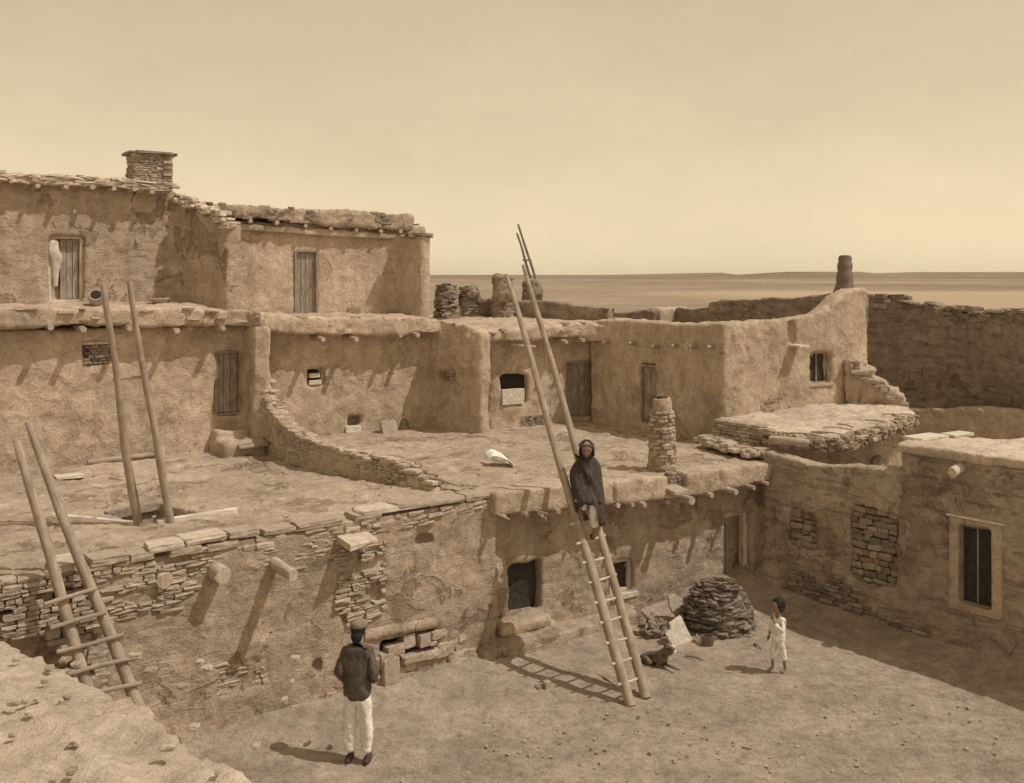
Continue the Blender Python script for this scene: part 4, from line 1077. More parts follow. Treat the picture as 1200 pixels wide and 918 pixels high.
# long ladder
t = thing('ladder', 'longest pole ladder, standing in the plaza with a man seated on it', 'ladder', G(748, 822), 'pole ladders')
LF = G(740, 826); LC = W(668, 580, 15.0)
LF.z = -.02
RF_ = G(757, 818); RC = W(687.4, 572, 15.25)
a0, a1 = line2(LF, LC, 322); b0, b1 = line2(RF_, RC, 311)
pole(a0, a1, .080, .042, t, bend=.07); pole(b0, b1, .075, .040, t, bend=.07)
RUNGS = []
for (yl, yr) in ((589, 584), (612, 606), (635, 629), (658, 653), (681, 675), (705, 700), (728, 722), (752, 747), (776, 770), (800, 794)):
    p = at(a0, a1, yl); q = at(b0, b1, yr); d = (q-p).normalized()
    RUNGS.append((p, q)); p2 = p-d*.15; q2 = q+d*.10
    MB().tube([p2, p2.lerp(q2, .33)+Vector((0, 0, -.008)), p2.lerp(q2, .66)+Vector((0, 0, -.008)), q2], [.022, .02, .02, .02], 8, .2).build('rung', 'plank_light', t, True)
# hatch ladder
t = thing('ladder', 'two pole ladder leaning out of the square roof hatch, one rung showing', 'ladder', G(185, 610, T1), 'pole ladders')
d0 = 14.0
p0 = W(158, 600, 13.9); p1 = W(123, 333, 13.3); q0 = W(202, 612, 13.9); q1 = W(151, 330, 13.5)
e0 = p0+(p0-p1)*.32; e1 = q0+(q0-q1)*.32
s1_ = pole(e0, p1, .072, .036, t, bend=.09); pole(e1, q1, .072, .036, t, bend=.09)
p = p0.lerp(p1, (600-442)/(600-333)); q = q0.lerp(q1, (612-439)/(612-330))
MB().tube([p-Vector((.06, 0, 0)), q+Vector((.04, 0, 0))], .02, 8).build('rung', 'pole', t)
for tt in (-.12, -.28):
    MB().tube([p0.lerp(p1, tt), q0.lerp(q1, tt)], .02, 8).build('rung', 'pole', t)
# near left ladder
t = thing('ladder', 'thick pole ladder on the low terrace wall, partly hidden by the nearest roof corner', 'ladder', W(190, 940, 11), 'pole ladders')
A0 = W(207, 952, 11.0); A1 = W(96, 660, 11.42); A2 = A0+(A1-A0)*1.60
B0 = W(145, 965, 10.75); B1 = W(60, 660, 11.18); B2 = B0+(B1-B0)*1.50
pole(A0, A2, .082, .046, t, bend=.04); pole(B0, B2, .080, .046, t, bend=.04)
for yr in (688, 716, 744, 772, 800, 828, 858, 888):
    p = at(A0, A2, yr); q = at(B0, B2, yr+11); d = (q-p).normalized()
    l1 = random.uniform(.06, .26) if yr > 730 else .04
    off = Vector((.06, -.09, 0)); pp = p-d*l1+off; qq = q+d*.2+off
    MB().tube([pp, pp.lerp(qq, .5)+Vector((0, 0, random.uniform(-.02, .02))), qq], [.025, .027, .025], 8, .2).build('rung', 'pole', t, True)
# far ladder
t = thing('ladder', 'thin dark ladder sticking up against the sky far behind the roofs', 'ladder', W(635, 375, 29.5), 'pole ladders')
p0, p1 = W(641, 372, 29), W(607, 263, 28.6); q0, q1 = W(634, 365, 29.4), W(605, 273, 29)
pole(p0, p1, .055, .03, t, m='pole_dark', bend=.05); pole(q0, q1, .05, .028, t, m='pole_dark', bend=.05)
for y in (305, 336): MB().tube([at(p0, p1, y)+Vector((.06, 0, 0)), at(q0, q1, y)-Vector((.06, 0, 0))], .022, 7).build('rung', 'pole_dark', t)

# ================================================================ TERRACE OBJECTS
c = G(777, 552, T1)
t = thing('chimney', 'freestanding rounded stone and mud chimney standing on the terrace by its front edge', 'chimney', (c.x, c.y, T1))
def terrace_chimney():
    y = c.y+.1; zt = EYE-(466-HY)*y/F
    mb = MB(); pts = []; rs = []
    for i in range(9):
        k = i/8; pts.append((c.x+.02*math.sin(i*2), y, lerp(2.4, zt, k))); rs.append(lerp(.25, .17, k))
    mb.tube(pts, rs, 18, .12)
    o = body('stack', mb, [], 'adobe_old', t, .035, 1.3, 1)
    st = MB(); z = 2.5
    while z < zt-.2:
        kk = (z-2.5)/(zt-2.5); r = lerp(.25, .18, kk)
        for i in range(9):
            an = random.random()*6.3
            st.rock((c.x+math.cos(an)*r*.90, y+math.sin(an)*r*.90, z+random.uniform(-.02, .02)), Vector((-math.sin(an), math.cos(an), 0))*random.uniform(.04, .10), Vector((math.cos(an), math.sin(an), 0))*.045, Vector((0, 0, random.uniform(.015, .03))), .35, .15)
        z += .07
    st.build('stones', 'stone', o)
    MB().tube([(c.x, y, zt-.02), (c.x, y, zt+.012)], .10, 12).build('flue_shade', 'void', o)  # black disc painted as shade at the chimney top
terrace_chimney()
# white cloth over a low stand
def cloth():
    c = G(582, 546, T1); me = MB(); N = 20
    vs = []
    for i in range(N+1):
        for j in range(N+1):
            u = i/N; v = j/N
            # u from back-left top ridge down to the right front
            x = lerp(-.20, .30, u)+.10*(v-.5); y = lerp(.16, -.16, v)
            prof = math.sin(min(1, (u+.12)/.36)*math.pi/2) if u < .24 else math.cos((u-.24)/.76*math.pi/2)
            h = .30*prof**.8*(1-.25*v)*(.92+.14*noise.noise(Vector((u*3, v*3, 1))))+.014*noise.noise(Vector((u*11, v*11, 5)))+.01
            vs.append((c.x+x, c.y+y, T1+max(.012, h)))
    fs = [(i*(N+1)+j, (i+1)*(N+1)+j, (i+1)*(N+1)+j+1, i*(N+1)+j+1) for i in range(N) for j in range(N)]
    o = MB().add(vs, fs).build('draped_cloth', 'cloth_white', None, True)
    s = o.modifiers.new('thick', 'SOLIDIFY'); s.thickness = .012
    tag(o, 'pale cloth lying draped in a low peak on the open terrace floor', 'cloth')
cloth()
def slab(name, label, cat, c, ax, ay, az, m, group=None, rnd=.1, jit=.06):
    o = MB().rock(c, ax, ay, az, rnd, jit, 4).build(name, m); tag(o, label, cat, group); return o
U3 = Vector((.83, .56, 0)); N3 = Vector((.56, -.83, 0)); Z3 = Vector((0, 0, 1))
g = G(413, 508, T1); slab('stone_block', 'pale stone block below the dark hole at the foot of the terrace house wall', 'stone', g+Z3*.08, U3*.19, N3*.10, Z3*.08, 'stone_pale')
g = G(455, 507, T1); slab('stone_slab', 'thick tilted stone slab left of the round clay arch on the terrace', 'stone', g+Z3*.13, U3*.19, N3*.07, Z3*.13+N3*-.05, 'stone')
g = G(438, 503, T1); slab('stone_block', 'small dark stone between the pale block and the tilted slab', 'stone', g+Z3*.06, U3*.10, N3*.07, Z3*.06, 'stone_dark')
g = G(532, 569, T1)
def litter(name, label, pts, m, kind=True, s=(.015, .05)):
    mb = MB()
    for p in pts:
        a = random.random()*3.14; k = random.uniform(*s)
        mb.rock(p+Vector((0, 0, k*.2)), Vector((math.cos(a), math.sin(a), 0))*k, Vector((-math.sin(a), math.cos(a), 0))*k*random.uniform(.4, .9), Vector((0, 0, k*random.uniform(.3, .7))), .3, .2, 2)
    o = mb.build(name, m); o['kind'] = 'stuff'; o['label'] = label; o['category'] = 'rubble'; return o
pts = []
for k in range(520):
    px = random.uniform(50, 900); py = random.uniform(505, 650); p = G(px, py, T1)
    if (V2(p)-LW.p).dot(LW.n) < -.25 and (V2(p)-AW.p).dot(AW.n) < -.1 and (V2(p)-SL.p).dot(SL.n) > .1 and (V2(p)-SM.p).dot(SM.n) > .15 and (V2(p)-SB.p).dot(SB.n) > .2: pts.append(p)
for px, py in ((535, 572), (542, 571), (548, 573), (560, 571)):
    for k in range(4): pts.append(G(px+random.uniform(-4, 4), py+random.uniform(-2, 2), T1))
litter('terrace_rubble', 'small stones and crumbs scattered over the terrace', pts, 'stone', s=(.006, .026))
pts = []
for k in range(1900):
    px = random.uniform(420, 1180); py = random.uniform(690, 917); p = G(px, py)
    if (V2(p)-LW.p).dot(LW.n) > .1 and (V2(p)-AW.p).dot(AW.n) > .3 and (V2(p)-NW.p).dot(NW.n) > .1:
        dw = min((V2(p)-LW.p).dot(LW.n), (V2(p)-AW.p).dot(AW.n), (V2(p)-NW.p).dot(NW.n))
        if random.random() < .28+.7*math.exp(-dw/.5): pts.append(p)
litter('plaza_rubble', 'pebbles, crumbs and chips scattered over the plaza', pts, 'stone', s=(.005, .026))
# sticks on the plaza
for i, (x0, y0, x1, y1, lab) in enumerate(((803, 771, 826, 776, 'thin stick lying beside the dog on the plaza floor'), (698, 792, 722, 806, 'stick lying beyond the long ladder shadow'), (884, 757, 892, 762, 'short stick at the right foot of the fuel stack'))):
    a = G(x0, y0); b = G(x1, y1); o = MB().tube([a+Z3*.03, (a+b)/2+Z3*.05, b+Z3*.02], [.018, .014, .01], 7, .2).build('stick', 'pole_dark', None, True); tag(o, lab, 'stick')
# plank on the terrace left
a = G(68, 556, T1); slab('stone_slab', 'flat pale slab lying on the terrace near the far left wall', 'stone', G(81, 560, T1)+Z3*.03, U3*.22, N3*.16, Z3*.02, 'stone_pale')
a = G(128, 562, T1); b = G(143, 565, T1); tag(MB().tube([a+Z3*.02, b+Z3*.02], .02, 7).build('stick', 'pole_dark'), 'short stick on the terrace left of the hatch ladder', 'stick')
g = G(184, 549, T1)
slab('stone_block', 'small pale stone against the wall foot behind the hatch ladder', 'stone', SL.pt(SL.hit(184, 542)[0], T1+.09, .15), U3*.09, N3*.07, Z3*.09, 'stone_pale')
a = SL.pt(SL.hit(100, 548)[0], T1+.05, .2); b = SL.pt(SL.hit(185, 540)[0], T1+.07, .16)
tag(MB().tube([a, a.lerp(b, .5), b], [.05, .055, .045], 9, .2).build('timber_log', 'pole', None, True), 'long grey log lying along the foot of the wall behind the hatch ladder', 'log')
# upper ledge objects
def vessel(name, label, c, prof, m='pot', tilt=None, cat='pot'):
    mb = MB(); pts = [Vector((0, 0, z)) for z, r in prof]; rs = [r for z, r in prof]
    mb.tube(pts, rs, 20, .0)
    mt = Matrix.Translation(c) @ (tilt or Matrix.Identity(4)); mb.v = [tuple(mt @ Vector(v)) for v in mb.v]
    o = mb.build(name, m, None, True); tag(o, label, cat)
    zt, rt = prof[-1]; ib = MB().tube([Vector((0, 0, zt-.002)), Vector((0, 0, zt+.004))], [rt*.82, rt*.8], 18); ib.v = [tuple(mt @ Vector(v)) for v in ib.v]; ib.build('mouth', 'void', o)  # black disc over the rim, shade of the inside as colour
    return o
c1 = W(113, 354, 19.6)
vessel('clay_jar', 'round clay jar lying on its side, dark mouth outward, beside the topmost door', Vector((c1.x, c1.y, 5.60)), [(-.26, .03), (-.22, .12), (-.12, .18), (-.02, .19), (.06, .16), (.09, .14), (.12, .15)], 'stone', Matrix.Rotation(math.radians(58), 4, 'X') @ Matrix.Rotation(math.radians(14), 4, 'Y') @ Matrix.Scale(.85, 4))
c1 = W(186, 356, 20.2)
vessel('clay_bowl', 'wide shallow pale bowl set on the upper ledge in the shaded corner', Vector((c1.x, c1.y, 5.46)), [(0, .07), (.02, .13), (.08, .20), (.11, .22), (.115, .20)], 'adobe', cat='bowl')
# ================================================================ PLAZA OBJECTS
g = G(798, 757)
gg = AW.pt(AW.hit(795, 735)[0], .0, .35)
def flat_slab(label, px0, py0, outline, d, m, th=.05, lean=None):
    # outline in photo pixels, on the plane at depth d parallel to the wall, with real thickness
    w = Wl(AW.p+AW.n*d, AW.q+AW.n*d); mb = MB(); k = len(outline)
    fr = []; bkk = []
    zmin = min(w.hit(x, y)[1] for x, y in outline)
    for x, y in outline:
        s, z = w.hit(x, y); tilt = -(z-zmin)*.25
        fr.append(w.pt(s, z, tilt)); bkk.append(w.pt(s, z, tilt-th))
    mb.add(fr+bkk, [tuple(range(k)), tuple(range(k, 2*k))[::-1]]+[(i, (i+1) % k, (i+1) % k+k, i+k) for i in range(k)])
    o = mb.build('stone_slab', m)
    bv = o.modifiers.new('b', 'BEVEL'); bv.width = .008; bv.segments = 2
    tag(o, label, 'stone'); return o
flat_slab('tall oval stone slab leaning against the wall left of the fuel stack', 0, 0, [(796, 726), (790, 718), (788, 710), (789, 703), (793, 699), (798, 699), (803, 703), (804, 711), (802, 722), (800, 727)], .62, 'stone')
flat_slab('broken square pale slab standing in front of the fuel stack', 0, 0, [(790, 761), (784, 745), (790, 739), (790, 733), (804, 724), (808, 737), (814, 753)], 1.30, 'stone_pale', .045)
def fuel():
    c = G(843, 748); c = Vector((c.x+.10, c.y+.42, 0)); mb = MB(); rx, ry, rz = .52, .44, .84
    cnt = 0
    z = .03
    while z < rz:
        h = random.uniform(.035, .05); k = math.sqrt(max(0, 1-(z/rz)**2.3)); n = int(2*math.pi*rx*k/.12)+1
        for i in range(n):
            an = 2*math.pi*(i+random.random()*.6)/n
            lump = 1+.20*noise.noise(Vector((math.cos(an)*1.4, math.sin(an)*1.4, z*1.8))); x = math.cos(an)*rx*k*random.uniform(.88, 1.06)*lump*(1.12 if math.cos(an) > 0 and z < .45 else 1)-.10*z; y = math.sin(an)*ry*k*random.uniform(.9, 1.04)*lump; z = z+random.uniform(-.012, .012)
            t = Vector((-math.sin(an), math.cos(an), random.uniform(-.15, .15))); o = Vector((math.cos(an), math.sin(an), 0))
            mb.rock(c+Vector((x, y, z+.05*math.sin(an*2))), t*random.uniform(.05, .12), o*random.uniform(.06, .10)+Vector((0, 0, random.uniform(-.02, .02))), Vector((0, 0, random.uniform(.013, .030))), .35, .18)
        z += h
    for k in range(40):
        mb.rock(c+Vector((random.uniform(-.28, .22), random.uniform(-.28, .22), rz*.93+random.uniform(-.06, .03))), Vector((1, 0, .1))*random.uniform(.06, .11), Vector((0, 1, -.3))*.07, Vector((0, 0, .02)), .3, .14)
    core = MB(); pts = [c+Vector((0, 0, lerp(0, rz*.93, i/8))) for i in range(9)]; rs = [.47*math.sqrt(max(.02, 1-(i/8*.93)**2.3)) for i in range(9)]
    core.tube(pts, rs, 16); mb.add(core.v, core.f)
    o = mb.build('fuel_stack', 'dung'); tag(o, 'rounded waist high stack of dark dried fuel cakes against the front wall near the door', 'fuel stack')
fuel()
g = G(830, 757)
vessel('bucket', 'small dented bucket standing in front of the fuel stack', g, [(0, .075), (.01, .08), (.10, .095), (.155, .10), (.165, .10)], 'pot', cat='bucket')
g = G(820, 754)
vessel('clay_jar', 'small pale rimmed jar between the pale slab and the bucket', g, [(0, .05), (.03, .07), (.08, .075), (.12, .055), (.14, .06)], 'stone_pale')
# gnarled stump / bundle of brushwood behind the dog
def brush():
    mb = MB(); c = G(775, 762)+Vector((0, .5, 0))
    for k in range(34):
        p0 = c+Vector((random.uniform(-.20, .12), random.uniform(-.1, .1), random.uniform(.02, .30))); p1 = p0+Vector((random.uniform(-.20, .20), random.uniform(-.10, .10), random.uniform(-.10, .16)))
        mb.tube([p0, p0.lerp(p1, .5)+Vector((random.uniform(-.04, .04), 0, random.uniform(-.03, .04))), p1], [.035, .04, .022], 7, .5)
    o = mb.build('brushwood', 'pole_dark', None, True); tag(o, 'small heap of gnarled dark brushwood at the end of the low bench', 'brushwood')
brush()
g = G(641, 808); slab('stone_block', 'small squared stone on the ground at the foot of the bench', 'stone', g+Z3*.05, U3*.05, N3*.05, Z3*.07, 'stone')
g = G(633, 808); slab('stone_block', 'flat stone lying left of the small squared stone by the bench', 'stone', g+Z3*.03, U3*.07, N3*.05, Z3*.025, 'stone_dark')

# ================================================================ FIGURES
def skin(name, J, E, m, parent, sub=2, root=None):
    """J name -> (x,y,z,r[,ry]); E list of name pairs"""
    names = list(J); me = bpy.data.meshes.new(name)
    me.from_pydata([J[k][:3] for k in names], [(names.index(a), names.index(b)) for a, b in E], [])
    o = bpy.data.objects.new('tmp', me); COL.objects.link(o)
    o.modifiers.new('s', 'SKIN'); sv = me.skin_vertices[0].data
    for i, k in enumerate(names):
        r = J[k][3]; r2 = J[k][4] if len(J[k]) > 4 else r
        sv[i].radius = (r, r2); sv[i].use_root = (k == (root or names[0]))
    s = o.modifiers.new('ss', 'SUBSURF'); s.levels = sub; s.render_levels = sub
    dg = bpy.context.evaluated_depsgraph_get(); out = bpy.data.meshes.new_from_object(o.evaluated_get(dg)); bpy.data.objects.remove(o)
    out.shade_smooth(); out.materials.clear(); out.name = name
    if m is None: return out
    return link(name, out, m, parent)
def chainmesh(mesh, R=None):
    mb = MB(); mb.v = [tuple(v.co) for v in mesh.vertices]; mb.f = [list(p.vertices) for p in mesh.polygons]; return mb
def ellipsoid(mb, c, rx, ry, rz, seg=16, rings=12, fn=None, R=None):
    vs = []; fs = []
    for i in range(rings+1):
        th = math.pi*i/rings
        for k in range(seg):
            ph = 2*math.pi*k/seg; p = Vector((math.sin(th)*math.cos(ph), math.sin(th)*math.sin(ph), math.cos(th)))
            if fn: p = fn(p)
            p = Vector((p.x*rx, p.y*ry, p.z*rz))
            if R: p = R @ p
            vs.append(Vector(c)+p)
    for i in range(rings):
        for k in range(seg): fs.append((i*seg+k, (i+1)*seg+k, (i+1)*seg+(k+1) % seg, i*seg+(k+1) % seg))
    return mb.add(vs, fs)
def head(c, s, yaw, pitch, body_mb):
    """adds a modelled head to the body mesh; returns the local frame"""
    R = Matrix.Rotation(yaw, 3, 'Z') @ Matrix.Rotation(pitch, 3, 'X')      # face looks along local -Y
    def fn(p):
        q = p.copy()
        if q.z < -.1: q.x *= 1-.22*(-q.z-.1); 
        if q.y < 0 and q.z < 0: q.y *= 1.04
        # eye sockets and nose bridge
        if q.y < -.6:
            if abs(q.z-.02) < .2 and .18 < abs(q.x) < .55: q.y += .07
            if abs(q.x) < .14 and -.28 < q.z < .12: q.y -= .16*(1-(q.z+.28)/.4)+.04
            if abs(q.x) < .3 and abs(q.z+.45) < .08: q.y -= .05
            if q.z < -.75: q.y -= .05
        return q
    ellipsoid(body_mb, c, .076*s, .098*s, .118*s, 28, 22, fn, R)
    for sx in (-1, 1): ellipsoid(body_mb, Vector(c)+R @ Vector((sx*.077*s, .012*s, -.005*s)), .012*s, .02*s, .032*s, 10, 8, None, R)
    return R
def face(c, s, R, parent):
    e = MB()
    for sx in (-1, 1): ellipsoid(e, Vector(c)+R @ Vector((sx*.030*s, -.085*s, .008*s)), .011*s, .008*s, .007*s, 10, 8, None, R)
    e.build('eyes', 'eye', parent, True)
    e = MB(); ellipsoid(e, Vector(c)+R @ Vector((0, -.092*s, -.054*s)), .024*s, .008*s, .006*s, 10, 8, None, R); e.build('mouth', 'cap', parent, True)
def hand(mb, wrist, fwd, side, s=1.0, curl=.5, thumb=1):
    """palm and five separate bent fingers; fwd = from wrist to fingers, side = across the palm"""
    f = Vector(fwd).normalized(); sd = Vector(side); sd = (sd-f*sd.dot(f)).normalized(); pn = f.cross(sd).normalized()
    wrist = Vector(wrist)
    mb.rock(wrist+f*.045*s, sd*.038*s, pn*.014*s, f*.05*s, .4, .02, 3)
    for i, (x, L) in enumerate(((-.030, .065), (-.010, .078), (.010, .074), (.029, .058))):
        p = wrist+f*.085*s+sd*x*s; pts = [p-f*.02*s, p]; d = f.copy()
        for k in range(3):
            d = (d*math.cos(curl*.6)-pn*math.sin(curl*.6)).normalized() if k else (d*math.cos(curl*.3)-pn*math.sin(curl*.3)).normalized()
            p = p+d*L*s/3; pts.append(p)
        mb.tube(pts, [.0085*s, .009*s, .0085*s, .0075*s, .006*s], 7)
    p = wrist+f*.025*s+sd*thumb*-.032*s; q = p+(f*.6-sd*thumb*.7-pn*.2).normalized()*.035*s; r_ = q+(f*.9-sd*thumb*.2-pn*.3).normalized()*.03*s
    mb.tube([p, q, r_], [.011*s, .010*s, .007*s], 7)
def xform(mb, M4): mb.v = [tuple(M4 @ Vector(v)) for v in mb.v]; return mb
def smooth_union(mb, vox, iters=2):
    me = mb.mesh('t'); o = bpy.data.objects.new('t', me); COL.objects.link(o)
    bm = bmesh.new(); bm.from_mesh(me); bmesh.ops.remove_doubles(bm, verts=bm.verts, dist=1e-5); bmesh.ops.recalc_face_normals(bm, faces=bm.faces); bm.to_mesh(me); bm.free()
    r = o.modifiers.new('r', 'REMESH'); r.mode = 'VOXEL'; r.voxel_size = vox
    s = o.modifiers.new('s', 'SMOOTH'); s.factor = .5; s.iterations = iters
    out = bpy.data.meshes.new_from_object(o.evaluated_get(bpy.context.evaluated_depsgraph_get())); bpy.data.objects.remove(o)
    out.shade_smooth(); out.materials.clear(); return out
def garment(name, J, E, m, parent, M4, wr=.012, fr=14, sub=3, zmin=None):
    me = skin(name, J, E, None, None, sub)
    if zmin is not None:
        for v in me.vertices: v.co.z = max(v.co.z, zmin+.01*math.sin(v.co.x*40))
    me.transform(M4)
    me.update(); ns = [v.normal.copy() for v in me.vertices]
    for v, n in zip(me.vertices, ns):
        p = v.co; v.co = p+n*wr*(noise.noise(Vector((p.x*fr, p.y*fr, p.z*fr*.35)))+.5*noise.noise(p*fr*2))
    return link(name, me, m, parent)

# --- man seen from behind
def man_back():
    d = 12.1; g = W(419, 0, d); base = Vector((g.x, g.y, 0))
    t = thing('person', 'standing man seen from behind in dark jacket, brown cap and white trousers', 'person', base)
    T = Matrix.Translation(base) @ Matrix.Rotation(math.radians(-8), 4, 'Z')
    # local: faces +Y
    J = {'pel': (0, 0, .92, .14, .11), 'wa': (0, 0, 1.08, .135, .10), 'ch': (0, .0, 1.30, .16, .11), 'nb': (0, -.01, 1.45, .075, .07), 'nk': (0, .015, 1.53, .052, .052), 'hd': (0, .03, 1.60, .05, .05),
         'shL': (-.165, 0, 1.40, .062), 'elL': (-.215, -.04, 1.12, .045), 'wrL': (-.16, .16, .98, .03),
         'shR': (.165, 0, 1.40, .062), 'elR': (.205, -.03, 1.12, .045), 'wrR': (.17, .14, .97, .03),
         'hiL': (-.09, 0, .86, .095), 'knL': (-.10, .01, .48, .06), 'anL': (-.105, -.02, .09, .042), 'toL': (-.12, .15, .035, .038),
         'hiR': (.09, 0, .86, .095), 'knR': (.10, .02, .48, .06), 'anR': (.105, -.01, .09, .042), 'toR': (.13, .16, .035, .038)}
    E = [('pel', 'wa'), ('wa', 'ch'), ('ch', 'nb'), ('nb', 'nk'), ('nk', 'hd'), ('ch', 'shL'), ('shL', 'elL'), ('elL', 'wrL'), ('ch', 'shR'), ('shR', 'elR'), ('elR', 'wrR'),
         ('pel', 'hiL'), ('hiL', 'knL'), ('knL', 'anL'), ('anL', 'toL'), ('pel', 'hiR'), ('hiR', 'knR'), ('knR', 'anR'), ('anR', 'toR')]
    mb = chainmesh(skin('b', J, E, None, None, 2)); R = head((0, .035, 1.655), 1.0, math.pi, 0, mb)
    hand(mb, (-.16, .17, .975), (.2, .95, -.1), (0, .1, 1), 1, .6, -1); hand(mb, (.17, .15, .965), (-.2, .95, -.1), (0, .1, 1), 1, .6, -1)
    xform(mb, T); b = link('body', smooth_union(mb, .0075, 2), 'skin', t)
    J2 = {'hem': (0, 0, .76, .19, .14), 'hi': (0, 0, .95, .19, .14), 'wa': (0, 0, 1.12, .165, .12), 'ch': (0, 0, 1.30, .18, .125), 'co': (0, -.005, 1.44, .105, .085), 'c2': (0, .005, 1.495, .07, .065),
          'shL': (-.165, 0, 1.385, .078), 'elL': (-.222, -.05, 1.11, .068), 'cuL': (-.165, .11, 1.0, .05), 'shR': (.165, 0, 1.385, .078), 'elR': (.212, -.04, 1.11, .066), 'cuR': (.172, .10, .99, .05)}
    E2 = [('hem', 'hi'), ('hi', 'wa'), ('wa', 'ch'), ('ch', 'co'), ('co', 'c2'), ('ch', 'shL'), ('shL', 'elL'), ('elL', 'cuL'), ('ch', 'shR'), ('shR', 'elR'), ('elR', 'cuR')]
    garment('jacket', J2, E2, 'jacket', t, T, .022, 12, 3, .80)
    J3 = {'top': (0, 0, 1.02, .12, .09), 'pel': (0, 0, .92, .12, .09), 'hiL': (-.09, 0, .80, .10), 'knL': (-.105, .01, .48, .085), 'anL': (-.11, -.015, .13, .075), 'hiR': (.09, 0, .80, .10), 'knR': (.105, .02, .48, .085), 'anR': (.11, -.005, .13, .075)}
    garment('trousers', J3, [('top', 'pel'), ('pel', 'hiL'), ('hiL', 'knL'), ('knL', 'anL'), ('pel', 'hiR'), ('hiR', 'knR'), ('knR', 'anR')], 'cloth_white', t, T, .022, 11, 3, .05)
    sh = MB()
    for sx in (-1, 1): ellipsoid(sh, (sx*.115, .055, .045), .048, .135, .045, 14, 10)
    xform(sh, T).build('shoes', 'cloth_dark', t, True)
    hb = MB(); ellipsoid(hb, (0, .025, 1.655), .090, .105, .115, 20, 14, lambda p: p if p.z > -.8 else Vector((p.x, p.y, -.8-.3*random.random()*0)))
    ellipsoid(hb, (0, -.045, 1.58), .072, .05, .075, 16, 10)
    xform(hb, T).build('hair', 'hair', t, True)
    cp = MB(); ellipsoid(cp, (0.01, .03, 1.712), .108, .12, .070, 22, 12, lambda p: Vector((p.x, p.y, max(p.z, -.45))*(1)) if False else Vector((p.x*(1+.06*noise.noise(p*3)), p.y, max(p.z, -.45))))
    xform(cp, T).build('cap', 'cap', t, True)
man_back()

# --- child with hand to the mouth
def boy():
    base = G(912, 788); t = thing('person', 'small barefoot child in white smock and rolled white trousers, one hand raised to the mouth', 'person', base)
    s = 1.12; T = Matrix.Translation(base) @ Matrix.Rotation(math.radians(-62), 4, 'Z') @ Matrix.Scale(s, 4)
    # local: faces -Y ; unit figure 1 m tall, rotated to look left of the camera
    J = {'pel': (0, 0, .47, .065, .05), 'wa': (0, 0, .56, .07, .055), 'ch': (0, 0, .69, .082, .062), 'nb': (0, 0, .77, .04), 'nk': (0, -.005, .81, .032), 'hd': (0, -.01, .85, .03),
         'shL': (.092, 0, .735, .034), 'elL': (.125, -.04, .60, .027), 'wrL': (.035, -.125, .735, .017),
         'shR': (-.092, 0, .735, .034), 'elR': (-.13, .01, .59, .026), 'wrR': (-.145, -.03, .47, .018),
         'hiL': (.05, 0, .45, .038), 'knL': (.07, .03, .25, .026), 'anL': (.07, .06, .05, .022), 'toL': (.075, -.02, .018, .02),
         'hiR': (-.05, 0, .45, .038), 'knR': (-.066, -.035, .25, .026), 'anR': (-.065, -.04, .05, .022), 'toR': (-.075, -.13, .018, .02)}
    E = [('pel', 'wa'), ('wa', 'ch'), ('ch', 'nb'), ('nb', 'nk'), ('nk', 'hd'), ('ch', 'shL'), ('shL', 'elL'), ('elL', 'wrL'), ('ch', 'shR'), ('shR', 'elR'), ('elR', 'wrR'),
         ('pel', 'hiL'), ('hiL', 'knL'), ('knL', 'anL'), ('anL', 'toL'), ('pel', 'hiR'), ('hiR', 'knR'), ('knR', 'anR'), ('anR', 'toR')]
    mb = chainmesh(skin('b', J, E, None, None, 2)); hc = (0, -.012, .895); R = head(hc, .88, 0, math.radians(8), mb)
    hand(mb, (.032, -.13, .745), (-.25, .25, 1), (1, .2, 0), .55, .8, 1); hand(mb, (-.145, -.032, .465), (-.05, -.15, -1), (0, 1, 0), .55, .4, 1)
    xform(mb, T); b = link('body', smooth_union(mb, .0065, 1), 'skin', t)
    face(T @ Vector(hc), .82*s, T.to_3x3().normalized() @ R, b)
    J2 = {'hem': (0, 0, .40, .115, .10), 'hi': (0, 0, .48, .108, .09), 'wa': (0, 0, .58, .095, .08), 'ch': (0, 0, .69, .095, .072), 'co': (0, 0, .775, .05),
          'shL': (.092, 0, .73, .044), 'elL': (.13, -.045, .59, .042), 'cuL': (.055, -.105, .695, .032), 'shR': (-.092, 0, .73, .044), 'elR': (-.135, .01, .59, .04), 'cuR': (-.143, -.015, .51, .033)}
    garment('smock', J2, [('hem', 'hi'), ('hi', 'wa'), ('wa', 'ch'), ('ch', 'co'), ('ch', 'shL'), ('shL', 'elL'), ('elL', 'cuL'), ('ch', 'shR'), ('shR', 'elR'), ('elR', 'cuR')], 'cloth_white', t, T, .016, 17, 3, .36)
    J3 = {'top': (0, 0, .52, .07, .055), 'pel': (0, 0, .47, .07, .055), 'hiL': (.05, 0, .42, .056), 'knL': (.07, .03, .26, .041), 'anL': (.075, .048, .17, .038), 'hiR': (-.05, 0, .42, .056), 'knR': (-.066, -.035, .26, .041), 'anR': (-.064, -.04, .16, .04)}
    garment('trousers', J3, [('top', 'pel'), ('pel', 'hiL'), ('hiL', 'knL'), ('knL', 'anL'), ('pel', 'hiR'), ('hiR', 'knR'), ('knR', 'anR')], 'cloth_white', t, T, .014, 18, 3, .14)
    hb = MB(); ellipsoid(hb, (0, .010, .915), .080, .103, .108, 24, 16, lambda p: Vector((p.x*(1+.1*noise.noise(p*4)), p.y if p.y > -.72 or p.z > .40 else -.72, max(p.z, -.9))))
    xform(hb, T).build('hair', 'hair', t, True)
boy()

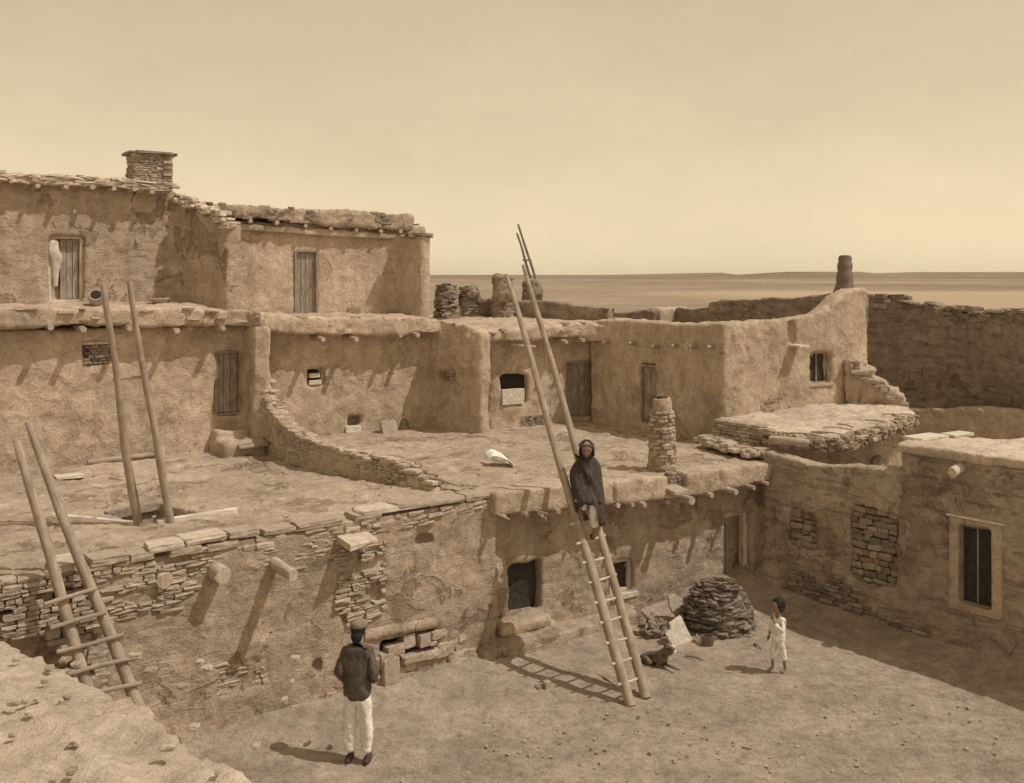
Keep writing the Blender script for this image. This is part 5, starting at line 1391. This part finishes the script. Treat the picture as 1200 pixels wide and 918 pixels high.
# --- man seated on the ladder, wrapped in a blanket
def seated():
    p, q = RUNGS[1]; foot_y = at(a0, a1, 630)
    hip = W(690, 583, 15.15); t = thing('person', 'man wrapped in a dark blanket seated at the long ladder, feet on rungs', 'person', hip)
    h = W(687.5, 526.5, 15.0); X = Vector((1, 0, 0)); 
    def at_px(x, y, d): v = W(x, y, d); return (v.x, v.y, v.z)
    r1 = RUNGS[2]; r0 = RUNGS[1]
    fR = r1[0].lerp(r1[1], .55); fL = r0[0].lerp(r0[1], .45)
    J = {'pel': at_px(689, 580, 15.15)+(.13, .11), 'wa': at_px(688.5, 568, 15.17)+(.12, .10), 'ch': at_px(687.5, 552, 15.15)+(.15, .10), 'nb': at_px(687.5, 543, 15.1)+(.07,), 'nk': at_px(687.5, 537, 15.07)+(.05,), 'hd': at_px(687.5, 533, 15.06)+(.05,),
         'shL': at_px(677, 548, 15.15)+(.06,), 'elL': at_px(673, 566, 15.02)+(.045,), 'wrL': at_px(684, 567, 15.04)+(.03,),
         'shR': at_px(698, 548, 15.15)+(.06,), 'elR': at_px(703, 566, 15.02)+(.045,), 'wrR': at_px(692, 567, 15.04)+(.03,),
         'hiL': at_px(684, 583, 15.12)+(.085,), 'knL': at_px(680, 585, 14.72)+(.06,), 'anL': (fL.x-.02, fL.y-.01, fL.z+.09, .036), 'toL': (fL.x-.03, fL.y-.15, fL.z+.045, .032),
         'hiR': at_px(695, 583, 15.12)+(.085,), 'knR': at_px(696, 588, 14.70)+(.06,), 'anR': (fR.x+.03, fR.y-.02, fR.z+.09, .036), 'toR': (fR.x-.02, fR.y-.15, fR.z+.045, .032)}
    E = [('pel', 'wa'), ('wa', 'ch'), ('ch', 'nb'), ('nb', 'nk'), ('nk', 'hd'), ('ch', 'shL'), ('shL', 'elL'), ('elL', 'wrL'), ('ch', 'shR'), ('shR', 'elR'), ('elR', 'wrR'),
         ('pel', 'hiL'), ('hiL', 'knL'), ('knL', 'anL'), ('anL', 'toL'), ('pel', 'hiR'), ('hiR', 'knR'), ('knR', 'anR'), ('anR', 'toR')]
    mb = chainmesh(skin('b', J, E, None, None, 2)); hc = tuple(h); R = head(hc, 1.12, math.radians(-8), math.radians(12), mb)
    hand(mb, J['wrL'][:3], (1, -.3, .1), (0, 0, 1), 1, .7, -1); hand(mb, J['wrR'][:3], (-1, -.3, .1), (0, 0, 1), 1, .7, -1)
    b = link('body', smooth_union(mb, .008, 1), 'skin', t); face(h, 1.12, R, b)
    hb = MB(); ellipsoid(hb, h+Vector((0, .022, .015)), .112, .118, .130, 24, 16, lambda p: Vector((p.x*(1+.08*noise.noise(p*3)), p.y if p.y > -.55 or p.z > .60 else -.55, max(p.z, -.95))))
    for sx in (-1, 1): ellipsoid(hb, h+Vector((sx*.095, -.01, -.045)), .03, .06, .075, 12, 8)
    hb.build('hair', 'hair', t, True)
    hd = MB(); hd.tube([h+Vector((0, .02, .045)), h+Vector((0, .02, .085))], [.122, .118], 24, .06).build('headband', 'jacket', t, True)
    # blanket: pulled up to the chin, wide over the elbows, falling lower on the right
    rows = [(532.5, 682.5, 692.5, .085, .015), (535, 680.5, 695.5, .10, .01), (538, 677.5, 699, .12, .0), (542, 673.5, 702, .15, 0), (547, 670, 704, .18, .01), (554, 666.6, 705.3, .20, .03),
            (562, 667.5, 706, .23, .06), (570, 669, 706.6, .27, .11), (578, 670.3, 707, .31, .17), (586, 671.3, 707, .34, .21), (592, 672, 707.2, .34, .21), (598, 673, 707.4, .33, .20)]
    vs = []; S = 96; NR = len(rows)
    for i, (y, xl, xr, ry, fo) in enumerate(rows):
        c = W((xl+xr)/2, y, 15.12); rx = (xr-xl)/2*15.12/F; k_ = i/(NR-1)
        for k in range(S):
            an = 2*math.pi*k/S; ca, sa = math.cos(an), math.sin(an)
            fold = .10*noise.noise(Vector((ca*2.6+y*.02, sa*2.6, y*.035)))+.07*noise.noise(Vector((ca*6, sa*6, y*.03+4)))
            diag = .035*math.sin(an*7+(y-535)*.16)*(.3+k_)+.02*math.sin(an*15-(y-535)*.09)*k_
            f = 1+fold+diag
            x = ca*rx*(1+(f-1)*.35); yy = sa*ry*f-fo; z = c.z
            if i >= 8:
                front = max(0, -sa); lift = (i-7)*.072*max(0, front-.2)
                z += lift*(1.0 if ca < -.35 else .85 if ca < .25 else max(0, .85-(ca-.25)*2.2))
                if ca > .45: z -= (i-7)*.035
            z += .012*noise.noise(Vector((ca*5, sa*5, y*.1)))
            vs.append((c.x+x, c.y+yy, z))
    fs = [(i*S+k, i*S+(k+1) % S, (i+1)*S+(k+1) % S, (i+1)*S+k) for i in range(NR-1) for k in range(S)]
    me = MB().add(vs, fs); o = me.build('blanket', 'cloth_dark', t, True)
    # thrown-over end of the blanket crossing the chest
    vs = []; A = 22; Bn = 8
    for i in range(A+1):
        u = i/A; y = lerp(535, 590, u); xc = lerp(678, 697, min(1, u*1.6)) if u < .62 else lerp(697, 699, (u-.62)/.38)
        for k in range(Bn+1):
            v = k/Bn; px = xc+(v-.5)*lerp(7, 13, u)
            ny = lerp(.10, .33, u)+.13*max(0, u-.3); q = W(px, y+(v-.5)*6*(1-u), 15.12-ny-.035*math.sin(v*math.pi)-.012*math.sin(v*19+u*6))
            vs.append(q)
    fs = [(i*(Bn+1)+k, i*(Bn+1)+k+1, (i+1)*(Bn+1)+k+1, (i+1)*(Bn+1)+k) for i in range(A) for k in range(Bn)]
    w_ = MB().add(vs, fs).build('blanket_end', 'cloth_dark', o, True); w_.modifiers.new('t', 'SOLIDIFY').thickness = .02
    m_ = o.modifiers.new('s', 'SUBSURF'); m_.levels = 1; m_.render_levels = 1; m2 = o.modifiers.new('t', 'SOLIDIFY'); m2.thickness = .014
    JT = {'hiL': at_px(685, 583, 15.1)+(.10,), 'knL': at_px(680.5, 586, 14.72)+(.082,), 'anL': (fL.x-.02, fL.y-.01, fL.z+.15, .070)}
    I4 = Matrix.Identity(4)
    tr = garment('trouser_leg', JT, [('hiL', 'knL'), ('knL', 'anL')], 'cloth_white', t, I4, .018, 16)
    JT = {'hiR': at_px(694, 583, 15.1)+(.10,), 'knR': at_px(696, 589, 14.70)+(.085,), 'anR': (fR.x+.03, fR.y-.02, fR.z+.17, .072)}
    garment('trouser_leg', JT, [('hiR', 'knR'), ('knR', 'anR')], 'cloth_white', t, I4, .018, 16)
    sh = MB()
    for f in (fL, fR): ellipsoid(sh, (f.x-.01, f.y-.07, f.z+.052), .045, .125, .038, 14, 10)
    # moccasins as one pair
    sh.build('moccasins', 'cloth_dark', t, True)
seated()

# --- dog lying by the slab
def dog():
    base = G(776, 784); t = thing('dog', 'small dark dog with a pale blaze lying beside the pale slab', 'dog', base)
    T = Matrix.Translation(base) @ Matrix.Rotation(math.radians(48), 4, 'Z') @ Matrix.Scale(.95, 4)
    # local: faces -Y ... lying sphinx-like; rotated so that the head points to the lower right
    J = {'pel': (0, .30, .13, .095, .10), 'bel': (0, .14, .15, .085, .095), 'che': (0, -.02, .19, .095, .115), 'nk': (0, -.09, .29, .078), 'hd': (0, -.14, .375, .072), 'mz': (0, -.215, .35, .042), 'no': (0, -.255, .34, .028),
         'eaL': (.062, -.12, .425, .020), 'etL': (.088, -.135, .375, .012), 'eaR': (-.062, -.12, .425, .020), 'etR': (-.088, -.135, .375, .012),
         'shL': (.075, -.03, .15, .05), 'ebL': (.09, .03, .055, .036), 'pwL': (.08, -.20, .03, .026), 'toL': (.08, -.30, .022, .022),
         'shR': (-.075, -.03, .15, .05), 'ebR': (-.09, .03, .055, .036), 'pwR': (-.08, -.18, .03, .026), 'toR': (-.09, -.28, .022, .022),
         'hiL': (.08, .28, .12, .07), 'knL': (.13, .12, .09, .045), 'hoL': (.12, .30, .03, .026), 'hpL': (.125, .17, .02, .022),
         'hiR': (-.08, .28, .12, .07), 'knR': (-.13, .12, .09, .045), 'hoR': (-.12, .30, .03, .026), 'hpR': (-.125, .17, .02, .022),
         'ta': (0, .40, .10, .028), 'tb': (.06, .50, .04, .018), 'tc': (.15, .52, .025, .009)}
    E = [('pel', 'bel'), ('bel', 'che'), ('che', 'nk'), ('nk', 'hd'), ('hd', 'mz'), ('mz', 'no'), ('hd', 'eaL'), ('eaL', 'etL'), ('hd', 'eaR'), ('eaR', 'etR'), ('che', 'shL'), ('shL', 'ebL'), ('ebL', 'pwL'), ('pwL', 'toL'),
         ('che', 'shR'), ('shR', 'ebR'), ('ebR', 'pwR'), ('pwR', 'toR'), ('pel', 'hiL'), ('hiL', 'knL'), ('knL', 'hoL'), ('hoL', 'hpL'), ('pel', 'hiR'), ('hiR', 'knR'), ('knR', 'hoR'), ('hoR', 'hpR'), ('pel', 'ta'), ('ta', 'tb'), ('tb', 'tc')]
    me = skin('body', J, E, None, None, 3); me.update(); ns = [v.normal.copy() for v in me.vertices]
    for v, n in zip(me.vertices, ns): v.co = v.co+n*(.010*noise.noise(v.co*14)+.006*noise.noise(Vector((v.co.x*60, v.co.y*25, v.co.z*60))))
    me.transform(T); b = link('body', me, 'fur', t)
    bz = MB(); ellipsoid(bz, (0, -.19, .405), .02, .055, .03, 10, 8); ellipsoid(bz, (0, -.115, .22), .05, .05, .08, 12, 8); ellipsoid(bz, (0, -.235, .335), .036, .035, .026, 10, 8)
    xform(bz, T).build('pale_markings', 'fur_pale', t, True)
    e = MB()
    for sx in (-1, 1): ellipsoid(e, (sx*.04, -.192, .40), .01, .008, .009, 8, 6)
    ellipsoid(e, (0, -.285, .35), .014, .01, .011, 8, 6)
    xform(e, T).build('eyes_and_nose', 'eye', t, True)
dog()

for o in bpy.data.objects:
    if o.name.split('.')[0] in ('roof_stones', 'roof_pebbles', 'eave_stones', 'exposed_stonework', 'crest_stones', 'brush_fringe', 'stone_front', 'footing_stones', 'stones'): o['kind'] = 'stuff'
